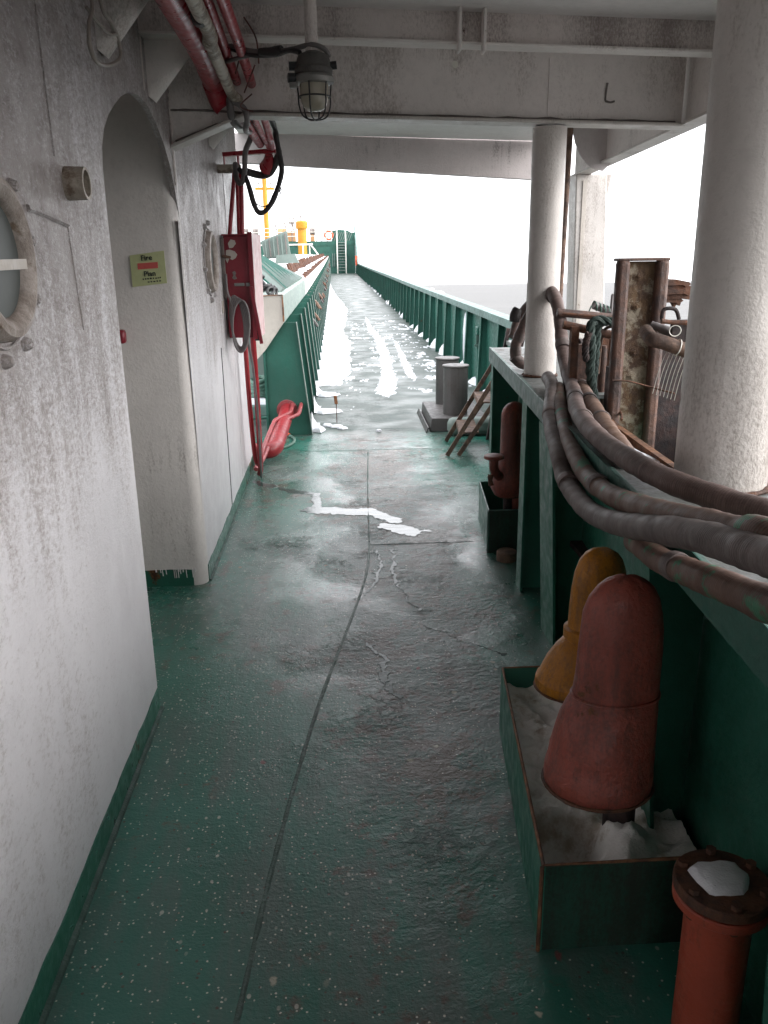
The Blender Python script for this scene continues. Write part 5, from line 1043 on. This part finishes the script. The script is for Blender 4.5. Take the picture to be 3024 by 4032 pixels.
for z in (.45, .80, 1.15): obj('rail', B().rod((-8.6, FY + .1, FZ + z), (-.5, FY + .1, FZ + z), .035, 6), 'rail_white', rg)
for k in range(9): obj('post', B().rod((-8.5 + 1.0 * k, FY + .1, FZ), (-8.5 + 1.0 * k, FY + .1, FZ + 1.18), .03, 6), 'winch', rg)
rg2 = thing('guard_rail', 'thin pale guard rail farthest forward round the bow', 'railing', (-4, FY + 12, FZ), 'white rails at the bow')
for z in (1.2, 2.3): obj('rail', B().rod((-9, FY + 12, FZ + z), (.9, FY + 12, FZ + z), .022, 5), 'rail_white', rg2)
for k in range(11): obj('post', B().rod((-9 + .98 * k, FY + 12, FZ), (-9 + .98 * k, FY + 12, FZ + 2.3), .022, 5), 'rail_white', rg2)
rg3 = thing('guard_rail', 'bent white handrail in front of the yellow ventilator', 'railing', (-3, 66, 1.6), 'white rails at the bow')
obj('rail', B().tube([(-6.5, 62, 2.42), (-1.85, 62, 2.45), (-1.6, 62, 2.42), (-1.0, 62, 1.62)], .05, 7, True, 6), 'rail_white', rg3); obj('rail', B().rod((-6.5, 62, 1.72), (-1.5, 62, 1.74), .04, 6), 'rail_white', rg3)
for x in (-2.15, -1.68): obj('post', B().rod((x, 62, 1.5), (x, 62, 2.44), .04, 6), 'rail_white', rg3)
la = thing('boarding_ladder', 'steep green ladder with white handrails up to the forecastle', 'ladder', (.75, FY - .6, 0))
for x in (.36, 1.15):
    obj('stringer', B().bar((x, FY - .9, .14), (x, FY - .1, FZ), .12, .05), 'green_far', la); obj('handrail', B().tube([(x, FY - 1.0, .14), (x, FY - .98, 1.2), (x, FY - .3, 3.8), (x, FY + .3, 3.9)], .055, 7), 'rail_white', la)
for k in range(11): z = .38 + .245 * k; obj('tread', B().box((.39, FY - .88 + .07 * k, z), (1.12, FY - .68 + .07 * k, z + .07)), 'coam', la)
def yv(label, x, y, z0, z1, r, cap):
    t = thing('ventilator', label, 'ventilator', (x, y, z0)); obj('trunk', B().lathe((x, y, z0), [(r, 0), (r, z1 - z0)], 20), 'yellow', t)
    obj('cowl', B().lathe((x, y, z1), [(r * 1.3, 0), (r * 1.33, .05), (r * 1.33, cap), (r * 1.15, cap + .1)], 20), 'yellow', t); return t
v_ = yv('yellow mushroom ventilator trunk before the forecastle', -2.76, FY - 1.5, 1.2, 4.05, .40, .55)
obj('vent_mast', B().rod((-2.80, FY - 1.5, 4.7), (-2.80, FY - 1.5, 5.15), .07, 8), 'weld', v_); obj('vent_top', B().box((-3.05, FY - 1.6, 5.12), (-2.5, FY - 1.4, 5.2)), 'weld', v_)
ms = thing('foremast', 'yellow foremast with crosstree and two floodlights', 'mast', (-6.0, FY + 4, FZ))
k_ = (FY + 4) / FY
obj('pole', B().lathe((-6.0 * k_, FY + 4, FZ - 1), [(.26, 0), (.24, 3), (.20, 8.5)], 16), 'yellow', ms)
obj('crosstree', B().bar((-7.2, FY + 4, 7.85), (-5.4, FY + 4, 7.85), .22, .25), 'yellow', ms)
for x in (-6.88, -5.74):
    f = obj('floodlight', B().box((x - .16, FY + 3.8, 8.30), (x + .16, FY + 4.1, 8.68)), 'weld', ms); obj('lens', B().box((x - .12, FY + 3.78, 8.34), (x + .12, FY + 3.797, 8.64)), 'rail_white', f); obj('bracket', B().rod((x, FY + 4, 7.9), (x, FY + 4, 8.3), .04, 6), 'weld', ms)
wn = thing('windlass', 'orange anchor windlass with drums behind the guard rail', 'windlass', (-4.3, FY + 1.5, FZ))
obj('drum', B().lathe((-5.1, FY + 1.5, FZ + .62), [(.5, 0), (.56, .06), (.56, .75), (.5, .8)], 20, 'x'), 'winch', wn); obj('gear_case', B().box((-4.3, FY + 1.2, FZ), (-3.45, FY + 1.9, FZ + .95)), 'winch', wn, bevel=.08)
for x in (-5.2, -4.3, -3.6): obj('brake_lever', B().rod((x, FY + 1.4, FZ + 1.0), (x - .15, FY + 1.4, FZ + 1.75), .06, 6), 'weld', wn)
for x, l_ in ((-8.1, 'left dark winch head behind the rail'), (-7.2, 'dark winch head beside the foremast'), (-1.9, 'dark fairlead roller right of the ventilator')):
    wt = thing('winch_head', l_, 'winch', (x, FY + 2, FZ), 'dark deck machinery on the forecastle'); obj('drum', B().lathe((x - .25, FY + 2, FZ + .9), [(.25, 0), (.38, .05), (.30, .25), (.38, .45), (.25, .5)], 14, 'x'), 'weld', wt); obj('stand', B().box((x - .2, FY + 1.8, FZ), (x + .2, FY + 2.2, FZ + .9)), 'winch', wt)
fl = thing('floodlight', 'grey floodlight box on a stand left of the ventilator', 'lamp', (-3.75, FY + .6, FZ)); obj('housing', B().box((-4.0, FY + .5, 4.55), (-3.5, FY + .7, 5.12)), 'weld', fl); obj('lens', B().box((-3.95, FY + .48, 4.7), (-3.55, FY + .497, 5.02)), 'rail_white', fl); obj('stand', B().rod((-3.75, FY + .6, FZ), (-3.75, FY + .6, 4.55), .05, 6), 'weld', fl)
lbu = thing('lifebuoy', 'orange lifebuoy hanging on the forecastle rail', 'lifebuoy', (-.38, FY, 3.5))
obj('ring', B().tube([(-.38 + .36 * math.cos(a), FY - .1, 3.5 + .36 * math.sin(a)) for a in [6.28318 * k / 24 for k in range(25)]], .095, 8, False), 'orange', lbu)
for k in range(4): a = .78 + 1.5708 * k; obj('band', B().rod((-.38 + .30 * math.cos(a), FY - .11, 3.5 + .30 * math.sin(a)), (-.38 + .43 * math.cos(a), FY - .11, 3.5 + .43 * math.sin(a)), .10, 7), 'rail_white', lbu)
pipe('thin stay wire slanting from the foremast to the bow', [(-2.0, FY + 10, 9.5), (.0, FY + 10, 5.6)], .012, 'panel', 'stay_wire', cat='wire', smooth=False)
pipe('thin signal staff standing on the forecastle right of the ventilator', [(-1.15, FY + 6, FZ), (-1.2, FY + 6, 5.4)], .03, 'weld', 'staff', cat='staff', smooth=False)
tag(obj('fire_hydrant', B().box((1.93, 37.6, .35), (2.02, 37.9, .78)), 'orange', bevel=.02), 'red hydrant box on the far bulwark', 'hydrant')

# ------------------------------------------------------------------ snow, water and odds on deck
def field(label, mat, xr, yr, nx, ny, fn, h, z0=.0, name='snow', cat='snow', smooth=50, flat=False):
    """thin layer lying on the deck, kept only where fn > 0; its rim dips below the deck so it thins out to nothing"""
    b = B(); V = {}
    xs = [xr[0] + (xr[1] - xr[0]) * i / nx for i in range(nx + 1)]; ys = [yr[0] * (yr[1] / yr[0]) ** (j / ny) if yr[0] > 6 else yr[0] + (yr[1] - yr[0]) * j / ny for j in range(ny + 1)]
    val = [[fn(x, y) for y in ys] for x in xs]
    def g(i, j):
        if (i, j) not in V:
            v = val[i][j]; zz = z0 + deckz(xs[i], ys[j]) + (-.004 if v <= 0 else (h if flat else .0015 + h * min(1, v) ** .7 * (1 + .35 * mnoise.noise(Vector((xs[i] * 9, ys[j] * 6, 3))))))
            V[i, j] = b.b.verts.new((xs[i], ys[j], zz))
        return V[i, j]
    for i in range(nx):
        for j in range(ny):
            if max(val[i][j], val[i + 1][j], val[i][j + 1], val[i + 1][j + 1]) > 0: b.face([g(i, j), g(i + 1, j), g(i + 1, j + 1), g(i, j + 1)])
    return tag(obj(name, b, mat, smooth=smooth), label, cat, kind='stuff')
def fb(x, y, f, z=0, o=4):
    t, a_, m_ = 0, 1, 0
    for k in range(o): t += a_ * mnoise.noise(Vector((x * f, y * f, z + k * 7.3))); m_ += a_; f *= 2.1; a_ *= .58
    return t / m_
DR = [(10.1, .0), (10.3, .05), (11, .12), (12.0, .19), (13.6, .24), (15.4, .27), (16.5, .22), (17.8, .17), (21, .26), (25, .37), (27, .34), (29.5, .30), (34, .12), (38.5, .0), (46, -.15), (54, -.25), (60, -.6)]
field('broad snow drift lying along the hatch coaming foot', 'snow', (-.56, .52), (10.0, 58), 60, 190, lambda x, y: min((lin(DR, y) + .10 * fb(x, y, 2.2) + .035 * fb(x, y, 11, 5) - x) * 9, (y - 10.17 + .10 * fb(x, y, 4, 9)) * 7), .022)
S1 = [(9.2, .56, .0), (9.5, .57, .11), (10.6, .66, .10), (11.7, .71, .075), (12.9, .75, .075), (14.2, .80, .075), (15.8, .84, .075), (17.6, .78, .06), (19.5, .77, .05), (21.5, .80, .02), (22.5, .80, 0)]
S2 = [(10.4, 1.0, 0), (10.9, .98, .06), (12, 1.0, .06), (13.5, 1.05, .045), (15.4, 1.10, .02), (16, 1.1, 0)]
def flecks(x, y):
    d = fb(x * 1.0, y * .62, 3.4, 2, 5) + .35 * fb(x, y, 19, 4, 2)
    reg = -.02 - .20 * max(0, 1 - (y - 8.6) / 1.6) - .26 * max(0, (y - 19) / 9) - (.10 if x < .1 else 0) + .07 * max(0, 1 - abs(x - 1.35) / .35) * (y > 11)
    v = (d - .22 + reg) * 7
    for S, k_ in ((S1, 1.0), (S2, .7)):
        if S[0][0] < y < S[-1][0]:
            c0 = lin([(p[0], p[1]) for p in S], y); w0 = lin([(p[0], p[2]) for p in S], y)
            v = max(v, (w0 + .07 * fb(x, y, 5, 6) + .05 * fb(x, y, 17, 8) - abs(x - c0)) * 14 * k_)
    return v
field('trodden streaks and flecks of snow on the open deck', 'snow', (.02, 1.62), (7.7, 27), 110, 210, lambda x, y: -1 if (.78 < x < 1.42 and 7.15 < y < 8.25) else flecks(x, y), .012)
pk = B()
for k in range(-3, 40):
    y = 12.65 + 1.08 * k; x = footx(y)
    if 0 and k < -1: continue
    if random.random() < .25: continue
    h = random.uniform(.05, .17); wd = random.uniform(.08, .16)
    rs = []
    for q in range(6):
        t = q / 5; rr_ = (1 - t) ** .7
        rs.append([(x + .095 - (wd * rr_) * math.sin(math.pi * j / 6) * (1 + .25 * mnoise.noise(Vector((y, j, t * 3)))), y - .38 + .36 * rr_ * math.cos(math.pi * j / 6) * .7 + .05 * t, h * t + .002) for j in range(7)])
    pk.rings(rs, True, True)
tag(obj('snow', pk, 'snow'), 'little snow heaps between the stays of the outer bulwark', 'snow', kind='stuff')
# snow stuck on the bulwark plate and cap
ps = B()
for y, z0, z1, wdt in ((11.05, .12, .78, .30), (11.95, .42, .84, .16)):
    x = footx(y) + .098; P = []
    for j in range(15):
        a = 6.28318 * j / 15; P.append((y + wdt * .5 * math.cos(a) * (1 + .25 * mnoise.noise(Vector((y, j * .8, 0)))), (z0 + z1) / 2 + (z1 - z0) / 2 * math.sin(a) * (1 + .12 * mnoise.noise(Vector((j * .9, y, 4))))))
    ps.rings([[(x, *p) for p in P], [(x - .012, y + (p[0] - y) * .85, (z0 + z1) / 2 + (p[1] - (z0 + z1) / 2) * .92) for p in P]])
for y, l in ((13.6, .5), (15.2, .25), (19, .6), (22, .5), (26, .8)):
    x = footx(y); ps.blob([(x + .05, y), (x + .14, y - .05), (x + .15, y + l), (x + .07, y + l * 1.1)], dz(y) + .926, .03, .03, .02, .08)
tag(obj('snow', ps, 'snow'), 'patches of snow stuck to the outer bulwark', 'snow', kind='stuff')
# snow at coaming stay feet
sf = B()
for y, sz in ((7.45, .10), (8.36, .24), (9.45, .22)):
    sf.blob([(-.235, y - .10), (-.16, y - .16), (-.235 + sz, y - .10), (-.235 + sz * 1.15, y - .02), (-.15, y + .06), (-.23, y + .18)], .004, .035, .05, .02, .04)
    rs = [[(-.24 + .09 * (1 - t) ** 2 * math.sin(math.pi * j / 5), y + .02 - .12 * (1 - t) * math.cos(math.pi * j / 5), .01 + .16 * t) for j in range(6)] for t in (0, .3, .6, 1)]
    sf.rings(rs)
for x, y, s_ in ((-.02, 7.55, .05), (.04, 7.45, .035), (-.10, 7.62, .04), (.36, 7.30, .018)): sf.blob([(x + s_ * math.cos(a) * 1.4, y + s_ * math.sin(a)) for a in [6.28318 * j / 8 for j in range(8)]], .004, .018, s_ * .4, s_ * .3, .03)
tag(obj('snow', sf, 'snow'), 'small wedges of snow at the feet of the coaming stays', 'snow', kind='stuff')
# snow wedges by the inner bulwark
sb_ = B()
def wedge(x, y, h, l, wd):
    rs = [[(x + wd * (1 - t) * (j / 4), y + l * (1 - .75 * t) * (j / 4 - .2) + .03 * mnoise.noise(Vector((j, t * 4, x))), .004 + h * t) for j in range(5)] + [(x + wd, y + l * .8, .004 + h * t * .9)] for t in (0, .25, .5, .75, 1)]
    sb_.rings(rs)
wedge(.900, 3.33, .20, .16, .14)
tag(obj('snow', sb_, 'snow'), 'wedge of snow in the corner between two green stays', 'snow', kind='stuff')
sh = B().prism([(1.02, .60), (1.035, .64), (1.05, .63), (1.06, .645), (1.068, .61), (1.060, .57), (1.048, .53), (1.040, .49), (1.03, .54)], 'z', 0, .006)
sh.b.transform(Matrix(((0, .0, 1, 0), (1, 0, 0, 0), (0, 1, 0, 0), (0, 0, 0, 1)))); sh.b.transform(Matrix.Translation((xe(1.04) + OFF - .010, 0, 0)))
tag(obj('snow', sh, 'snow'), 'splash of snow stuck on the dark green side plate', 'snow', kind='stuff')
# melt water
def sd(x, y, a_, b_):
    ax, ay = a_; bx, by = b_; t = max(0, min(1, ((x - ax) * (bx - ax) + (y - ay) * (by - ay)) / ((bx - ax) ** 2 + (by - ay) ** 2))); return math.hypot(x - ax - t * (bx - ax), (y - ay - t * (by - ay)) * .8)
PUD = [((-.40, 5.44), (-.16, 5.29), .030), ((-.16, 5.29), (-.155, 5.0), .035), ((-.19, 4.93), (.17, 4.86), .060), ((.17, 4.86), (.33, 4.66), .040), ((.25, 4.57), (.40, 4.44), .055), ((.40, 4.44), (.50, 4.46), .015), ((-.60, 5.66), (-.46, 5.50), .035)]
def pud(x, y):
    px, py = x + .055 * fb(x, y, 7, 1) + .02 * fb(x, y, 30, 2), y + .075 * fb(x, y, 7, 11) + .02 * fb(x, y, 30, 12)
    return max(w_ - sd(px, py, a_, b_) for a_, b_, w_ in PUD) + .012 * fb(x, y, 45, 3)
field('bright ragged strip of melt water across the walkway', 'puddle', (-.68, .60), (4.25, 5.80), 170, 190, pud, .0016, name='puddle', cat='puddle', smooth=0, flat=True)
TRK = [((.19, 4.14), (.19, 3.9), .008), ((.19, 3.9), (.10, 3.55), .010), ((.27, 4.15), (.25, 3.7), .010), ((.25, 3.7), (.33, 3.35), .006), ((.10, 3.05), (.145, 2.88), .010), ((.145, 2.88), (.14, 2.72), .012), ((.14, 2.72), (.19, 2.60), .010), ((.33, 3.2), (.62, 2.9), .006)]
def trk(x, y):
    px, py = x + .05 * fb(x, y, 8, 21) + .02 * fb(x, y, 26, 22), y + .05 * fb(x, y, 8, 23)
    return max(w_ - sd(px, py, a_, b_) for a_, b_, w_ in TRK) + .008 * fb(x, y, 40, 4)
field('thin trickles of water wandering over the near walkway', 'wet', (-.02, .72), (2.5, 4.22), 150, 200, trk, .0012, name='puddle', cat='puddle', smooth=0, flat=True)
bl = thing('block_on_pin', 'small brown block on a thin pin standing on the deck', 'block', (-.02, 7.78, 0))
obj('block', B().hexa([(-.030, 7.77, .178), (.000, 7.77, .178), (.000, 7.80, .178), (-.030, 7.80, .178)], [(-.038, 7.77, .255), (-.008, 7.77, .255), (-.008, 7.80, .255), (-.038, 7.80, .255)]), 'wood', bl, bevel=.003); obj('pin', B().rod((-.014, 7.785, 0), (-.015, 7.785, .178), .004, 6), 'rust', bl)
tag(obj('ice_chunk', B().box((.95, 7.0, .004), (1.5, 7.12, .16)), 'coam', bevel=.05), 'pale rounded block behind the ladder foot', 'block')
# a ship on the horizon, its pale hull colour standing in for haze
ds = thing('distant_ship', 'ship far away on the sea horizon, painted pale for haze', 'ship', (1700, 7000, -223))
zz = -5.2 - 7000 * math.tan(TRIM) - 3.4
obj('hull', B().box((1640, 6990, zz), (1790, 7010, zz + 12)), 'ship_hazed', ds); obj('bridge', B().box((1745, 6992, zz + 12), (1775, 7008, zz + 30)), 'ship_hazed', ds)
